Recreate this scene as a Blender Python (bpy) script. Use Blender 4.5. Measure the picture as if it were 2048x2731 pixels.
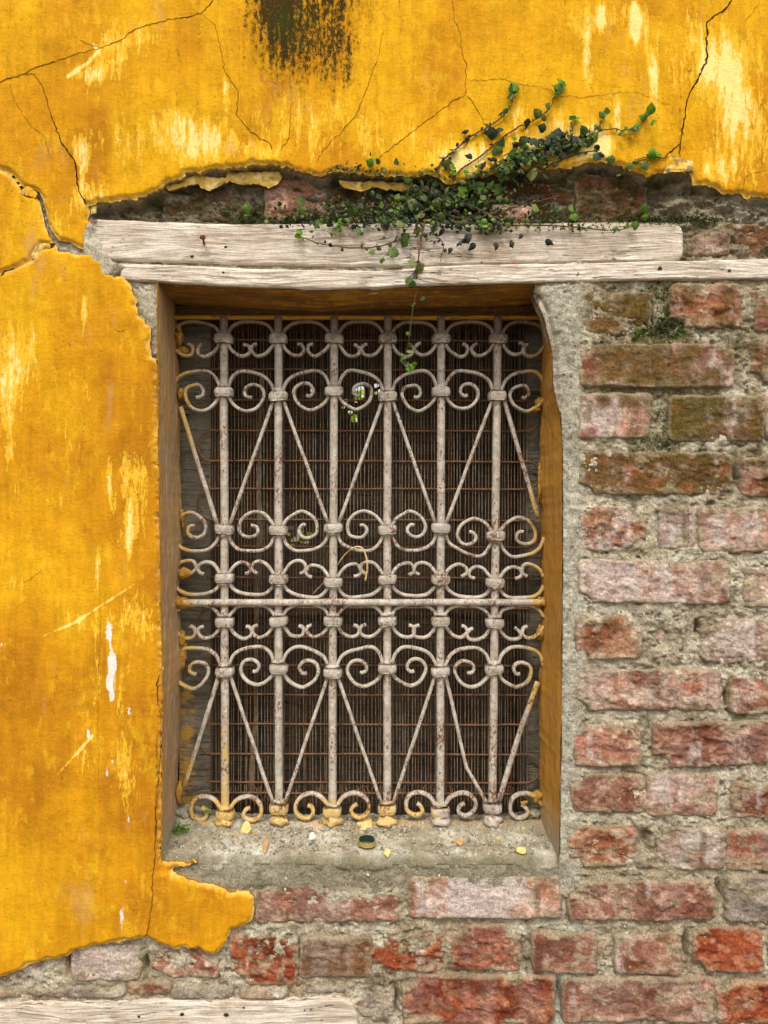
import bpy, math, random
import numpy as np
random.seed(7); RNG = np.random.default_rng(11)
for o in list(bpy.data.objects): bpy.data.objects.remove(o)
SC = bpy.context.scene
S = 0.0006          # metres per unit: one unit is a pixel of the photograph on the wall plane
D = 2000.0          # camera distance in the same units
EYE = 1.5
# ---------------------------------------------------------------- camera, light, exposure
cam_d = bpy.data.cameras.new('camera'); cam = bpy.data.objects.new('camera', cam_d); SC.collection.objects.link(cam)
cam.location = (0, -D*S, EYE); cam.rotation_euler = (math.radians(90), 0, 0)
cam_d.sensor_fit = 'VERTICAL'; cam_d.angle = 2*math.atan(1365.5/D); cam_d.clip_start = 0.05; cam_d.clip_end = 300
SC.camera = cam
SUN_EL, SUN_AZ = math.radians(56), math.radians(-22)      # azimuth: from straight in front of the wall towards the left
W = bpy.data.worlds.new('World'); SC.world = W; W.use_nodes = True
wn = W.node_tree; bgn = wn.nodes['Background']
sky = wn.nodes.new('ShaderNodeTexSky'); sky.sky_type = 'NISHITA'; sky.sun_disc = False
sky.sun_elevation = SUN_EL; sky.sun_rotation = math.pi - SUN_AZ*-1 ; sky.dust_density = 4.0; sky.air_density = 1.0
hs = wn.nodes.new('ShaderNodeHueSaturation'); hs.inputs['Saturation'].default_value = 0.18
wn.links.new(sky.outputs[0], hs.inputs['Color']); wn.links.new(hs.outputs[0], bgn.inputs[0]); bgn.inputs[1].default_value = 0.135
sd = bpy.data.lights.new('sun', 'SUN'); sd.energy = 1.5; sd.angle = math.radians(13); sd.color = (1.0, 0.965, 0.91)
sun = bpy.data.objects.new('sun', sd); SC.collection.objects.link(sun)
from mathutils import Vector
sv = Vector((math.sin(SUN_AZ)*math.cos(SUN_EL), -math.cos(SUN_AZ)*math.cos(SUN_EL), math.sin(SUN_EL)))
sun.rotation_euler = sv.to_track_quat('Z', 'Y').to_euler(); sun.location = (-1, -3, 4)
SC.view_settings.view_transform = 'Standard'; SC.view_settings.look = 'None'
SC.view_settings.exposure = 0.58; SC.view_settings.gamma = 1.0; SC.view_settings.use_curve_mapping = False
SC.render.engine = 'CYCLES'
# ---------------------------------------------------------------- numpy noise
def _lat(seed): return np.random.default_rng(seed).random((256, 256))
_L = [_lat(100+i) for i in range(24)]
def vnoise(x, y, k):
    L = _L[k % 24]; x = np.asarray(x, float); y = np.asarray(y, float)
    xi = np.floor(x).astype(int); yi = np.floor(y).astype(int); fx = x-xi; fy = y-yi
    fx = fx*fx*fx*(fx*(fx*6-15)+10); fy = fy*fy*fy*(fy*(fy*6-15)+10)
    a = L[xi & 255, yi & 255]; b = L[(xi+1) & 255, yi & 255]; c = L[xi & 255, (yi+1) & 255]; d = L[(xi+1) & 255, (yi+1) & 255]
    return (a*(1-fx)+b*fx)*(1-fy)+(c*(1-fx)+d*fx)*fy
def fbm(x, y, sx, sy=None, o=4, k=0, rough=.5):
    sy = sy or sx; r = 0; a = 1; t = 0
    for i in range(o):
        f = 2.03**i
        r = r+a*vnoise(np.asarray(x)/sx*f+17.3*k+5.1*i, np.asarray(y)/sy*f+9.7*k+3.3*i, k+i); t += a; a *= rough
    return (r/t-.5)*2          # about -1..1 (mostly within +-.6)
def sstep(a, b, x): t = np.clip((x-a)/(b-a), 0, 1); return t*t*(3-2*t)
def lin(c):
    c = np.asarray(c, float)/255.; return np.where(c <= .04045, c/12.92, ((c+.055)/1.055)**2.4)
def L4(c): return tuple(lin(c))+(1,)
def lerp(a, b, t): t = np.asarray(t)[..., None]; return a*(1-t)+b*t
def sdf(px, py, poly):          # negative inside
    P = np.asarray(poly, float); q = np.roll(P, -1, 0); shp = px.shape
    X = px.ravel(); Y = py.ravel(); dm = np.full(X.shape, 1e18); ins = np.zeros(X.shape, bool)
    for (ax, ay), (bx, by) in zip(P, q):
        ex, ey = bx-ax, by-ay; l2 = ex*ex+ey*ey
        if l2 == 0: continue
        t = np.clip(((X-ax)*ex+(Y-ay)*ey)/l2, 0, 1); dm = np.minimum(dm, (X-ax-t*ex)**2+(Y-ay-t*ey)**2)
        if ay != by: ins ^= ((ay > Y) != (by > Y)) & (X < (bx-ax)*(Y-ay)/(by-ay)+ax)
    d = np.sqrt(dm); return np.where(ins, -d, d).reshape(shp)
def linedist(px, py, pts):       # distance to an open polyline and position 0..1 along it
    P = np.asarray(pts, float); dm = np.full(px.shape, 1e18); tt = np.zeros(px.shape); n = len(P)-1
    for i in range(n):
        ax, ay = P[i][:2]; bx, by = P[i+1][:2]; ex, ey = bx-ax, by-ay; l2 = ex*ex+ey*ey+1e-9
        t = np.clip(((px-ax)*ex+(py-ay)*ey)/l2, 0, 1); d = (px-ax-t*ex)**2+(py-ay-t*ey)**2
        m = d < dm; dm = np.where(m, d, dm); tt = np.where(m, (i+t)/n, tt)
    return np.sqrt(dm), tt
def blob(px, py, cx, cy, rx, ry): return np.exp(-(((px-cx)/rx)**2+((py-cy)/ry)**2))
def rough_poly(pts, amp=3, step=9, seed=1):
    r = np.random.default_rng(seed); out = []; n = len(pts)
    for i in range(n):
        a = np.array(pts[i], float); b = np.array(pts[(i+1) % n], float); L = np.hypot(*(b-a)); m = max(1, int(L/step))
        for j in range(m):
            p = a+(b-a)*j/m
            out.append(tuple(p+(r.normal(0, amp, 2) if j else 0)))
    return out
# ---------------------------------------------------------------- mesh helpers
def W3(px, py, d):               # apparent pixel at depth d behind the wall plane -> world
    f = (D+np.asarray(d, float))/D
    return np.stack([(np.asarray(px)-1024)*f*S, np.asarray(d)*S+0*np.asarray(px), (1365.5-np.asarray(py))*f*S+EYE], -1)
def O3(px, py, d, d0):           # wall coordinates laid out in the plane d0, relief d
    f = (D+d0)/D
    return np.stack([(np.asarray(px)-1024)*f*S, np.asarray(d)*S+0*np.asarray(px), (1365.5-np.asarray(py))*f*S+EYE], -1)
def mk(name, V, F, mat, parent=None, attrs=None, smooth=True, origin=None, kind=None):
    V = np.asarray(V, float).reshape(-1, 3)
    if origin is None: origin = V.mean(0)
    origin = np.asarray(origin, float)
    me = bpy.data.meshes.new(name); F = np.asarray(F) if not isinstance(F, list) else F
    if isinstance(F, np.ndarray):
        me.vertices.add(len(V)); me.vertices.foreach_set('co', (V-origin).ravel())
        n, k = F.shape; me.loops.add(n*k); me.loops.foreach_set('vertex_index', F.ravel().astype(np.int32))
        me.polygons.add(n); me.polygons.foreach_set('loop_start', np.arange(0, n*k, k, dtype=np.int32))
        me.polygons.foreach_set('loop_total', np.full(n, k, np.int32)); me.update(calc_edges=True)
    else: me.from_pydata([tuple(v) for v in V-origin], [], F)
    if smooth: me.polygons.foreach_set('use_smooth', np.ones(len(me.polygons), bool))
    for an, a in (attrs or {}).items():
        a = np.asarray(a, float)
        if a.ndim == 2:
            at = me.attributes.new(an, 'FLOAT_COLOR', 'POINT')
            if a.shape[1] == 3: a = np.concatenate([a, np.ones((len(a), 1))], 1)
            at.data.foreach_set('color', a.ravel())
        else:
            at = me.attributes.new(an, 'FLOAT', 'POINT'); at.data.foreach_set('value', a.ravel())
    me.materials.append(mat); me.update()
    o = bpy.data.objects.new(name, me); SC.collection.objects.link(o); o.location = origin
    if parent: par(o, parent)
    if kind: o['kind'] = kind
    return o
def par(o, p):
    bpy_p = p; o.parent = p
    m = p.matrix_world if False else None
    loc = Vector(o.location); q = p
    off = Vector((0, 0, 0))
    while q is not None: off += Vector(q.location); q = q.parent
    o.location = loc-off
def thing(name, label, cat, loc=(0, 0, 0), group=None):
    o = bpy.data.objects.new(name, None); SC.collection.objects.link(o); o.location = loc; o.empty_display_size = .05
    tag(o, label, cat, group); return o
def tag(o, label, cat, group=None):
    o['label'] = label; o['category'] = cat
    if group: o['group'] = group
    return o
def gridfaces(ny, nx, off=0):
    i = np.arange(ny*nx).reshape(ny, nx)+off
    return np.stack([i[:-1, :-1], i[1:, :-1], i[1:, 1:], i[:-1, 1:]], -1).reshape(-1, 4)
def sheet(name, X, Y, DD, sd_, mat, parent, d0, attrs, back=None, skirt=None, kind=None, snap=0.7):
    """relief sheet on a grid cut by a signed distance field (negative = keep), its rim snapped to the outline and turned back to give thickness"""
    cell = X[0, 1]-X[0, 0]
    gy, gx = np.gradient(sd_, cell); gn = np.hypot(gx, gy)+1e-6
    m = (np.abs(sd_) < cell*snap)
    X = np.where(m, X-gx/gn*sd_, X); Y = np.where(m, Y-gy/gn*sd_, Y)
    keep = (sd_ < 0) | m
    cells = keep[:-1, :-1] & keep[1:, :-1] & keep[1:, 1:] & keep[:-1, 1:]
    ny, nx = X.shape; idx = np.arange(ny*nx).reshape(ny, nx)
    F = np.stack([idx[:-1, :-1], idx[1:, :-1], idx[1:, 1:], idx[:-1, 1:]], -1)[cells]
    V = O3(X, Y, DD, d0).reshape(-1, 3); A = {k: v.reshape((ny*nx,)+v.shape[2:]) for k, v in attrs.items()}
    if back is not None:
        c = np.pad(cells, 1); E = []
        a, b = idx[:, :], None
        # horizontal edges between rows of cells
        up = c[:-1, 1:-1]; dn = c[1:, 1:-1]         # cells above / below horizontal edge row r
        r, q = np.nonzero(up & ~dn); E.append(np.stack([idx[r, q], idx[r, q+1]], 1))
        r, q = np.nonzero(~up & dn); E.append(np.stack([idx[r, q+1], idx[r, q]], 1))
        lf = c[1:-1, :-1]; rt = c[1:-1, 1:]
        r, q = np.nonzero(lf & ~rt); E.append(np.stack([idx[r+1, q], idx[r, q]], 1))
        r, q = np.nonzero(~lf & rt); E.append(np.stack([idx[r, q], idx[r+1, q]], 1))
        E = np.concatenate(E); u, inv = np.unique(E.ravel(), return_inverse=True); inv = inv.reshape(-1, 2)
        xs, ys = X.ravel()[u], Y.ravel()[u]; nxg, nyg = (gx/gn).ravel()[u], (gy/gn).ravel()[u]
        bd = back.ravel()[u] if isinstance(back, np.ndarray) else np.full(len(u), float(back))
        n0 = len(V); mid = DD.ravel()[u]*.45+bd*.55
        V1 = O3(xs+nxg*1.2*fbm(xs, ys, 9, k=3), ys+nyg*1.2*fbm(xs, ys, 9, k=4), mid, d0); V2 = O3(xs-nxg*3, ys-nyg*3, bd, d0)
        V = np.concatenate([V, V1, V2]); nu = len(u)
        F2 = np.stack([E[:, 0], n0+inv[:, 0], n0+inv[:, 1], E[:, 1]], 1)[:, ::-1]
        F3 = np.stack([n0+inv[:, 0], n0+nu+inv[:, 0], n0+nu+inv[:, 1], n0+inv[:, 1]], 1)[:, ::-1]
        F = np.concatenate([F, F2, F3])
        for k in list(A):
            sk = (skirt or {}).get(k)
            ext = A[k][u] if sk is None else np.broadcast_to(np.asarray(sk, float), A[k][u].shape)
            A[k] = np.concatenate([A[k], ext, ext])
    used = np.zeros(len(V), bool); used[F.ravel()] = True; rem = np.cumsum(used)-1
    return mk(name, V[used], rem[F], mat, parent, {k: v[used] for k, v in A.items()}, kind=kind)
def catmull(P, n=6):
    P = np.asarray(P, float); P = np.concatenate([[2*P[0]-P[1]], P, [2*P[-1]-P[-2]]]); out = []
    for i in range(1, len(P)-2):
        for j in range(n):
            t = j/n; a, b, c, d = P[i-1], P[i], P[i+1], P[i+2]
            out.append(.5*((2*b)+(-a+c)*t+(2*a-5*b+4*c-d)*t*t+(-a+3*b-3*c+d)*t**3))
    out.append(P[-2]); return np.array(out)
def sweep(P, hw, hd, ns=8, sq=1.0, wob=0.0, seed=0):
    """sweep a rounded profile along world points P (N,3); hw in the wall plane, hd in depth (metres or arrays)"""
    P = np.asarray(P, float); N = len(P); T = np.gradient(P, axis=0); T /= np.linalg.norm(T, axis=1)[:, None]+1e-12
    Yx = np.array([0, 1., 0]); n1 = np.cross(T, Yx); bad = np.linalg.norm(n1, axis=1) < .2
    n1[bad] = (1, 0, 0); n1 /= np.linalg.norm(n1, axis=1)[:, None]; n2 = np.cross(n1, T)
    hw = np.broadcast_to(hw, (N,)); hd = np.broadcast_to(hd, (N,)); r = np.random.default_rng(seed)
    a = np.arange(ns)/ns*2*math.pi+math.pi/ns; c, s_ = np.cos(a), np.sin(a)
    c = np.sign(c)*np.abs(c)**sq; s_ = np.sign(s_)*np.abs(s_)**sq
    k = 1+wob*(r.random((N, ns))-.5)
    V = P[:, None]+n1[:, None]*(hw[:, None]*c*k)[..., None]+n2[:, None]*(hd[:, None]*s_*k)[..., None]
    i = np.arange(N*ns).reshape(N, ns); j = np.roll(i, -1, 1)
    F = np.stack([i[:-1], j[:-1], j[1:], i[1:]], -1).reshape(-1, 4).tolist()
    F.append(i[0][::-1].tolist()); F.append(i[-1].tolist())
    return V.reshape(-1, 3), F
def join(parts):
    Vs, Fs, o = [], [], 0
    for V, F in parts:
        V = np.asarray(V).reshape(-1, 3); Vs.append(V); Fs += [[int(k)+o for k in f] for f in (F.tolist() if isinstance(F, np.ndarray) else F)]; o += len(V)
    return np.concatenate(Vs), Fs
def lump(c, r, seed=0, rings=8, seg=12, amp=.25):      # uneven rounded lump, radii r=(rx,ry,rz)
    rr = np.random.default_rng(seed); V = []; o = rr.random(3)*50
    for i in range(rings+1):
        th = math.pi*i/rings
        for j in range(seg):
            ph = 2*math.pi*j/seg; v = np.array([math.sin(th)*math.cos(ph), math.sin(th)*math.sin(ph), math.cos(th)])
            k = 1+amp*float(fbm(v[0]*2+o[0]+v[2], v[1]*2+o[1]+v[2]*1.3, 1.0, k=2, o=3))*2
            V.append(np.array(c)+v*np.array(r)*k)
    F = gridfaces(rings+1, seg).tolist()
    for i in range(rings): F.append([i*seg+seg-1, (i+1)*seg+seg-1, (i+1)*seg, i*seg])
    return np.array(V), F
# ---------------------------------------------------------------- material helpers
class M:
    def __init__(s, name, rough=.9, spec=.25):
        s.m = bpy.data.materials.new(name); s.m.use_nodes = True; s.t = s.m.node_tree
        s.b = s.t.nodes['Principled BSDF']; s.b.inputs['Roughness'].default_value = rough; s.b.inputs['Specular IOR Level'].default_value = spec
        g = s.t.nodes.new('ShaderNodeNewGeometry'); v = s.t.nodes.new('ShaderNodeVectorMath'); v.operation = 'SCALE'; v.inputs['Scale'].default_value = 1/S
        s.t.links.new(g.outputs['Position'], v.inputs[0]); s.pos = v.outputs[0]; s.geo = g
    def n(s, typ, **k):
        nd = s.t.nodes.new(typ)
        for a, b in k.items(): setattr(nd, a, b)
        return nd
    def inp(s, sock, v):
        if hasattr(v, 'is_linked') or hasattr(v, 'links'): s.t.links.new(v, sock)
        else: sock.default_value = v
    def vec(s, sx, sy, sz, src=None, off=(0, 0, 0)):
        m = s.n('ShaderNodeMapping'); m.inputs['Scale'].default_value = (sx, sy, sz); m.inputs['Location'].default_value = off
        s.t.links.new(src or s.pos, m.inputs[0]); return m.outputs[0]
    def noise(s, size, det=4, rough=.55, aniso=(1, 1, 1), off=(0, 0, 0), dist=0):
        nd = s.n('ShaderNodeTexNoise'); nd.inputs['Scale'].default_value = 1; nd.inputs['Detail'].default_value = det
        nd.inputs['Roughness'].default_value = rough; nd.inputs['Distortion'].default_value = dist
        s.t.links.new(s.vec(aniso[0]/size, aniso[1]/size, aniso[2]/size, off=off), nd.inputs['Vector']); return nd.outputs['Fac']
    def voro(s, size, feat='F1', out='Distance', aniso=(1, 1, 1)):
        nd = s.n('ShaderNodeTexVoronoi', feature=feat); nd.inputs['Scale'].default_value = 1
        s.t.links.new(s.vec(aniso[0]/size, aniso[1]/size, aniso[2]/size), nd.inputs['Vector']); return nd.outputs[out]
    def ss(s, x, a, b, lo=0., hi=1.):
        nd = s.n('ShaderNodeMapRange', interpolation_type='SMOOTHSTEP'); s.inp(nd.inputs['Value'], x)
        nd.inputs['From Min'].default_value = a; nd.inputs['From Max'].default_value = b; nd.inputs['To Min'].default_value = lo; nd.inputs['To Max'].default_value = hi
        return nd.outputs['Result']
    def math(s, op, a, b=0., c=0.):
        nd = s.n('ShaderNodeMath', operation=op); s.inp(nd.inputs[0], a); s.inp(nd.inputs[1], b); s.inp(nd.inputs[2], c); return nd.outputs[0]
    def mix(s, f, a, b, mode='MIX'):
        nd = s.n('ShaderNodeMix', data_type='RGBA', blend_type=mode); s.inp(nd.inputs[0], f); s.inp(nd.inputs[6], a); s.inp(nd.inputs[7], b); return nd.outputs[2]
    def attr(s, name, col=False):
        nd = s.n('ShaderNodeAttribute', attribute_name=name); return nd.outputs['Color' if col else 'Fac']
    def gain(s, col, f): # multiply colour by scalar
        nd = s.n('ShaderNodeVectorMath', operation='SCALE'); s.inp(nd.inputs[0], col); s.inp(nd.inputs['Scale'], f); return nd.outputs[0]
    def bump(s, h, dist, strength=1., prev=None):
        nd = s.n('ShaderNodeBump'); nd.inputs['Strength'].default_value = strength; nd.inputs['Distance'].default_value = dist*S
        s.inp(nd.inputs['Height'], h)
        if prev is not None: s.t.links.new(prev, nd.inputs['Normal'])
        return nd.outputs[0]
    def out(s, col, nrm=None, rough=None):
        s.inp(s.b.inputs['Base Color'], col)
        if nrm is not None: s.t.links.new(nrm, s.b.inputs['Normal'])
        if rough is not None: s.inp(s.b.inputs['Roughness'], rough)
        return s.m

def mat_plaster():
    m = M('yellow_plaster', .9, .1)
    base = m.attr('col', True)
    # fine mottling of the limewash
    n1 = m.noise(120, 6, .6); n2 = m.noise(26, 5, .65, (1, 1, .45)); n3 = m.noise(6, 4, .6)
    g = m.math('ADD', m.ss(n1, .3, .7, .93, 1.06), m.math('ADD', m.ss(n2, .3, .7, -.07, .07), m.ss(n3, .25, .75, -.10, .10)))
    c = m.gain(base, g)
    run = m.noise(22, 6, .7, (1, 1, .07), off=(50, 1, 2)); c = m.gain(c, m.ss(run, .3, .7, .90, 1.07))
    gr = m.ss(m.math('ADD', m.noise(14, 9, .78, (1, 1, .6), off=(6, 60, 2)), m.math('MULTIPLY', m.noise(190, 3, .5, off=(9, 2, 8)), .5)), .82, .94, 0, .28); c = m.mix(gr, c, L4((150, 98, 26)))
    hi = m.ss(m.math('ADD', m.noise(30, 8, .7, (1, 1, .4), off=(16, 30, 2)), m.math('MULTIPLY', m.noise(220, 3, .5, off=(19, 2, 8)), .5)), .80, .90, 0, .35); c = m.mix(hi, c, L4((238, 190, 40)))
    # runs and flakes where the top coat has gone: crisp edges, driven by the painted weight 'cream'
    st = m.noise(20, 8, .66, (1, 1, .16), dist=.5); st2 = m.noise(7, 7, .7, (1, 1, .36), off=(7, 0, 3), dist=.3)
    w = m.attr('cream')
    k = m.math('ADD', m.math('MULTIPLY', st, .62), m.math('MULTIPLY', st2, .38)); k = m.math('ADD', k, w)
    pale = m.ss(k, .705, .75); cr = m.ss(k, .79, .85)
    c = m.mix(m.math('MULTIPLY', pale, .7), c, L4((244, 190, 54))); c = m.mix(m.math('MULTIPLY', cr, .85), c, L4((248, 222, 140)))
    wh = m.ss(m.math('ADD', m.attr('white'), m.math('MULTIPLY', m.math('SUBTRACT', st2, .5), 1.6)), .55, .66)
    c = m.mix(wh, c, L4((235, 220, 205)))
    # greyish pink wear
    gp = m.ss(m.math('ADD', m.math('MULTIPLY', m.noise(48, 6, .7, (1, 1, .3), off=(40, 3, 2)), 1.), m.math('MULTIPLY', m.attr('grey'), .5)), .60, .80, 0, .55)
    c = m.mix(gp, c, L4((196, 148, 88)))
    # mould: black-green runs
    mn = m.noise(9, 9, .8, (1, 1, .6), dist=.3); ms = m.noise(18, 6, .65, (1, 1, .10))
    mk_ = m.math('ADD', m.attr('mould'), m.math('ADD', m.math('MULTIPLY', m.math('SUBTRACT', mn, .5), 3.0), m.math('MULTIPLY', m.math('SUBTRACT', ms, .5), 1.8)))
    c = m.mix(m.ss(mk_, .15, .7, 0, .55), c, L4((146, 98, 10))); c = m.mix(m.ss(mk_, .55, .9, 0, .92), c, L4((30, 29, 12)))
    gm = m.ss(m.math('ADD', m.attr('green'), m.math('MULTIPLY', m.math('SUBTRACT', m.noise(16, 8, .75, off=(70, 1, 5)), .5), 2.8)), .45, .7, 0, .85)
    c = m.mix(m.math('MULTIPLY', gm, .7), c, L4((46, 60, 16)))
    # pin holes and specks
    sp = m.ss(m.voro(15), .10, .15, 1, 0); spm = m.ss(m.noise(70, 2, .5, off=(3, 9, 1)), .52, .62)
    c = m.mix(m.math('MULTIPLY', m.math('MULTIPLY', sp, spm), .55), c, L4((112, 66, 20)))
    b = m.bump(m.noise(70, 6, .55, (1, 1, 1.4)), 7, .4); b = m.bump(m.noise(9, 6, .66, (.7, 1, 1.2)), 2.8, .6, b); b = m.bump(m.noise(2.6, 3, .6), .8, .5, b); b = m.bump(pale, 1.0, .45, b)
    b = m.bump(m.math('MULTIPLY', sp, spm), -1.5, .5, b)
    return m.out(c, b)
def mat_mortar():
    m = M('lime_mortar', .95, .06)
    c = m.attr('col', True)
    a = m.noise(24, 8, .72); f = m.noise(5, 5, .7, off=(3, 3, 3)); f2 = m.noise(2.6, 3, .7, off=(13, 3, 3))
    g = m.math('ADD', m.ss(a, .28, .72, .72, 1.28), m.math('ADD', m.ss(f, .28, .72, -.34, .32), m.ss(f2, .3, .7, -.24, .24))); c = m.gain(c, g)
    v = m.voro(17); ch = m.ss(v, .16, .2, 1, 0); chm = m.ss(m.noise(50, 2, .5, off=(8, 1, 4)), .53, .6)
    c = m.mix(m.math('MULTIPLY', m.math('MULTIPLY', ch, chm), .8), c, L4((222, 212, 190)))
    d = m.ss(m.noise(11, 8, .8, off=(21, 2, 7)), .56, .66, 0, .7); c = m.mix(d, c, L4((78, 66, 46)))
    hl = m.ss(m.noise(13, 8, .8, off=(1, 22, 7)), .56, .66, 0, .55); c = m.mix(hl, c, L4((226, 214, 186)))
    b = m.bump(a, 18, .9); b = m.bump(f, 10, .95, b); b = m.bump(f2, 3.5, .9, b); b = m.bump(ch, 3, .5, b)
    return m.out(c, b)
def mat_brick():
    m = M('old_brick', .95, .08)
    c = m.attr('col', True)
    a = m.noise(30, 8, .7, (1, 1, 1.4)); f = m.noise(7, 6, .72, off=(5, 2, 3)); f2 = m.noise(2.6, 3, .7, off=(15, 2, 3))
    g = m.math('ADD', m.ss(a, .28, .72, .72, 1.24), m.math('ADD', m.ss(f, .28, .72, -.30, .28), m.ss(f2, .3, .7, -.2, .2))); c = m.gain(c, g)
    pale = m.ss(m.noise(16, 9, .8, off=(2, 9, 14)), .58, .70, 0, .45); c = m.mix(pale, c, L4((218, 190, 164)))
    d = m.ss(m.noise(11, 7, .75, (1, 1, 1.8), off=(31, 2, 7)), .575, .66, 0, .7); c = m.mix(d, c, L4((84, 44, 30)))
    w = m.ss(m.voro(12), .09, .13, .5, 0); c = m.mix(m.math('MULTIPLY', w, m.ss(a, .5, .6)), c, L4((235, 222, 205)))
    b = m.bump(a, 14, .8); b = m.bump(f, 8.0, .9, b); b = m.bump(f2, 3, .9, b)
    return m.out(c, b)
def mat_cement():
    m = M('grey_cement', .95, .12)
    c = m.attr('col', True)
    a = m.noise(40, 8, .68); f = m.noise(6, 5, .7, off=(3, 3, 3)); f2 = m.noise(2.5, 3, .7, off=(3, 13, 3))
    g = m.math('ADD', m.ss(a, .28, .72, .78, 1.18), m.math('ADD', m.ss(f, .28, .72, -.24, .24), m.ss(f2, .3, .7, -.2, .2))); c = m.gain(c, g)
    ch = m.ss(m.voro(14), .12, .17, 1, 0); chm = m.ss(m.noise(60, 2, .5, off=(8, 1, 4)), .54, .6)
    c = m.mix(m.math('MULTIPLY', m.math('MULTIPLY', ch, chm), .7), c, L4((226, 218, 200)))
    b = m.bump(a, 8, .7); b = m.bump(f, 6, .9, b); b = m.bump(f2, 2.5, .9, b)
    return m.out(c, b)
def mat_reveal(name, ca, cb, cc):
    m = M(name, .85, .25)
    s1 = m.noise(10, 7, .68, (1, 1, .12)); s2 = m.noise(70, 5, .6, (1, 1, .4), off=(5, 5, 1)); s3 = m.noise(3, 3, .6, (1, 1, .3))
    c = m.mix(m.ss(s2, .35, .65), L4(ca), L4(cb)); c = m.mix(m.ss(s1, .5, .68, 0, .75), c, L4(cc))
    c = m.gain(c, m.math('ADD', m.ss(s1, .3, .7, .85, 1.1), m.ss(s3, .3, .7, -.08, .08)))
    dm = m.attr('dust'); c = m.mix(m.math('MULTIPLY', dm, m.ss(s2, .2, .6, .65, 1.)), c, L4((158, 144, 122)))
    ed = m.attr('edge'); c = m.mix(m.ss(m.math('ADD', ed, m.math('MULTIPLY', m.math('SUBTRACT', s1, .5), 1.2)), .4, .7, 0, .9), c, L4((206, 146, 30)))
    b = m.bump(s1, 3, .6); b = m.bump(m.noise(9, 5, .6, (1, 1, .5)), 2.5, .6, b)
    return m.out(c, b)
def mat_wood(name, light, mid, dark, ochre=True, crackc=(60, 46, 36)):
    m = M(name, .9, .08)
    warp = m.noise(160, 3, .5, (.35, 1, 1), off=(4, 1, 9))
    # stretch along x with a slow warp
    cmb = m.n('ShaderNodeCombineXYZ'); sep = m.n('ShaderNodeSeparateXYZ'); m.t.links.new(m.pos, sep.inputs[0])
    zz = m.math('ADD', sep.outputs[2], m.math('MULTIPLY', warp, 70.)); m.t.links.new(sep.outputs[0], cmb.inputs[0]); m.t.links.new(sep.outputs[1], cmb.inputs[1]); m.t.links.new(zz, cmb.inputs[2])
    def gn(sx, sz, det, off=(0, 0, 0), rough=.6):
        nd = m.n('ShaderNodeTexNoise'); nd.inputs['Scale'].default_value = 1; nd.inputs['Detail'].default_value = det; nd.inputs['Roughness'].default_value = rough
        m.t.links.new(m.vec(1/sx, 1/sz, 1/sz, src=cmb.outputs[0], off=off), nd.inputs['Vector']); return nd.outputs['Fac']
    g1 = gn(170, 9, 6); g2 = gn(60, 3.2, 4, (3, 3, 3)); big = m.noise(110, 5, .6, (.6, 1, 1), off=(9, 9, 2)); sp = m.noise(5, 5, .7)
    c = m.mix(m.ss(big, .34, .66), L4(light), L4(mid)); c = m.mix(m.ss(g1, .48, .68, 0, .75), c, L4(dark)); c = m.gain(c, m.math('ADD', m.ss(g2, .3, .7, .78, 1.16), m.ss(sp, .3, .7, -.12, .12)))
    ck = gn(230, 13, 3, (11, 2, 5), .5); ckm = m.ss(m.math('ABSOLUTE', m.math('SUBTRACT', ck, .5)), .0, .010, 1, 0)
    msk = m.ss(m.noise(120, 3, .5, (.5, 1, 1.2), off=(1, 7, 3)), .50, .58); ckm = m.math('MULTIPLY', ckm, msk); c = m.mix(m.math('MULTIPLY', ckm, .85), c, L4(crackc))
    bl = m.ss(m.noise(46, 8, .72, (.5, 1, 1), off=(77, 3, 9)), .54, .66, 0, .5); c = m.mix(bl, c, L4(dark))
    if ochre:
        oc = m.ss(m.math('ADD', m.attr('ochre'), m.math('MULTIPLY', m.math('SUBTRACT', m.noise(22, 7, .7, (.5, 1, 1)), .5), 1.8)), .45, .75, 0, .8); c = m.mix(oc, c, L4((214, 160, 62)))
        rd = m.ss(m.math('ADD', m.attr('rust'), m.math('MULTIPLY', m.math('SUBTRACT', m.noise(9, 6, .7, (1, 1, .5)), .5), 2.)), .5, .9, 0, .75); c = m.mix(rd, c, L4((150, 78, 50)))
        dt = m.ss(m.math('ADD', m.attr('dirt_dark'), m.math('MULTIPLY', m.math('SUBTRACT', m.noise(14, 7, .7), .5), 1.6)), .45, .8, 0, .85); c = m.mix(dt, c, L4((92, 72, 44)))
    b = m.bump(g1, 6.0, .8); b = m.bump(g2, 3, .8, b); b = m.bump(ckm, -5, .9, b); b = m.bump(sp, .8, .4, b)
    return m.out(c, b)
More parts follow.
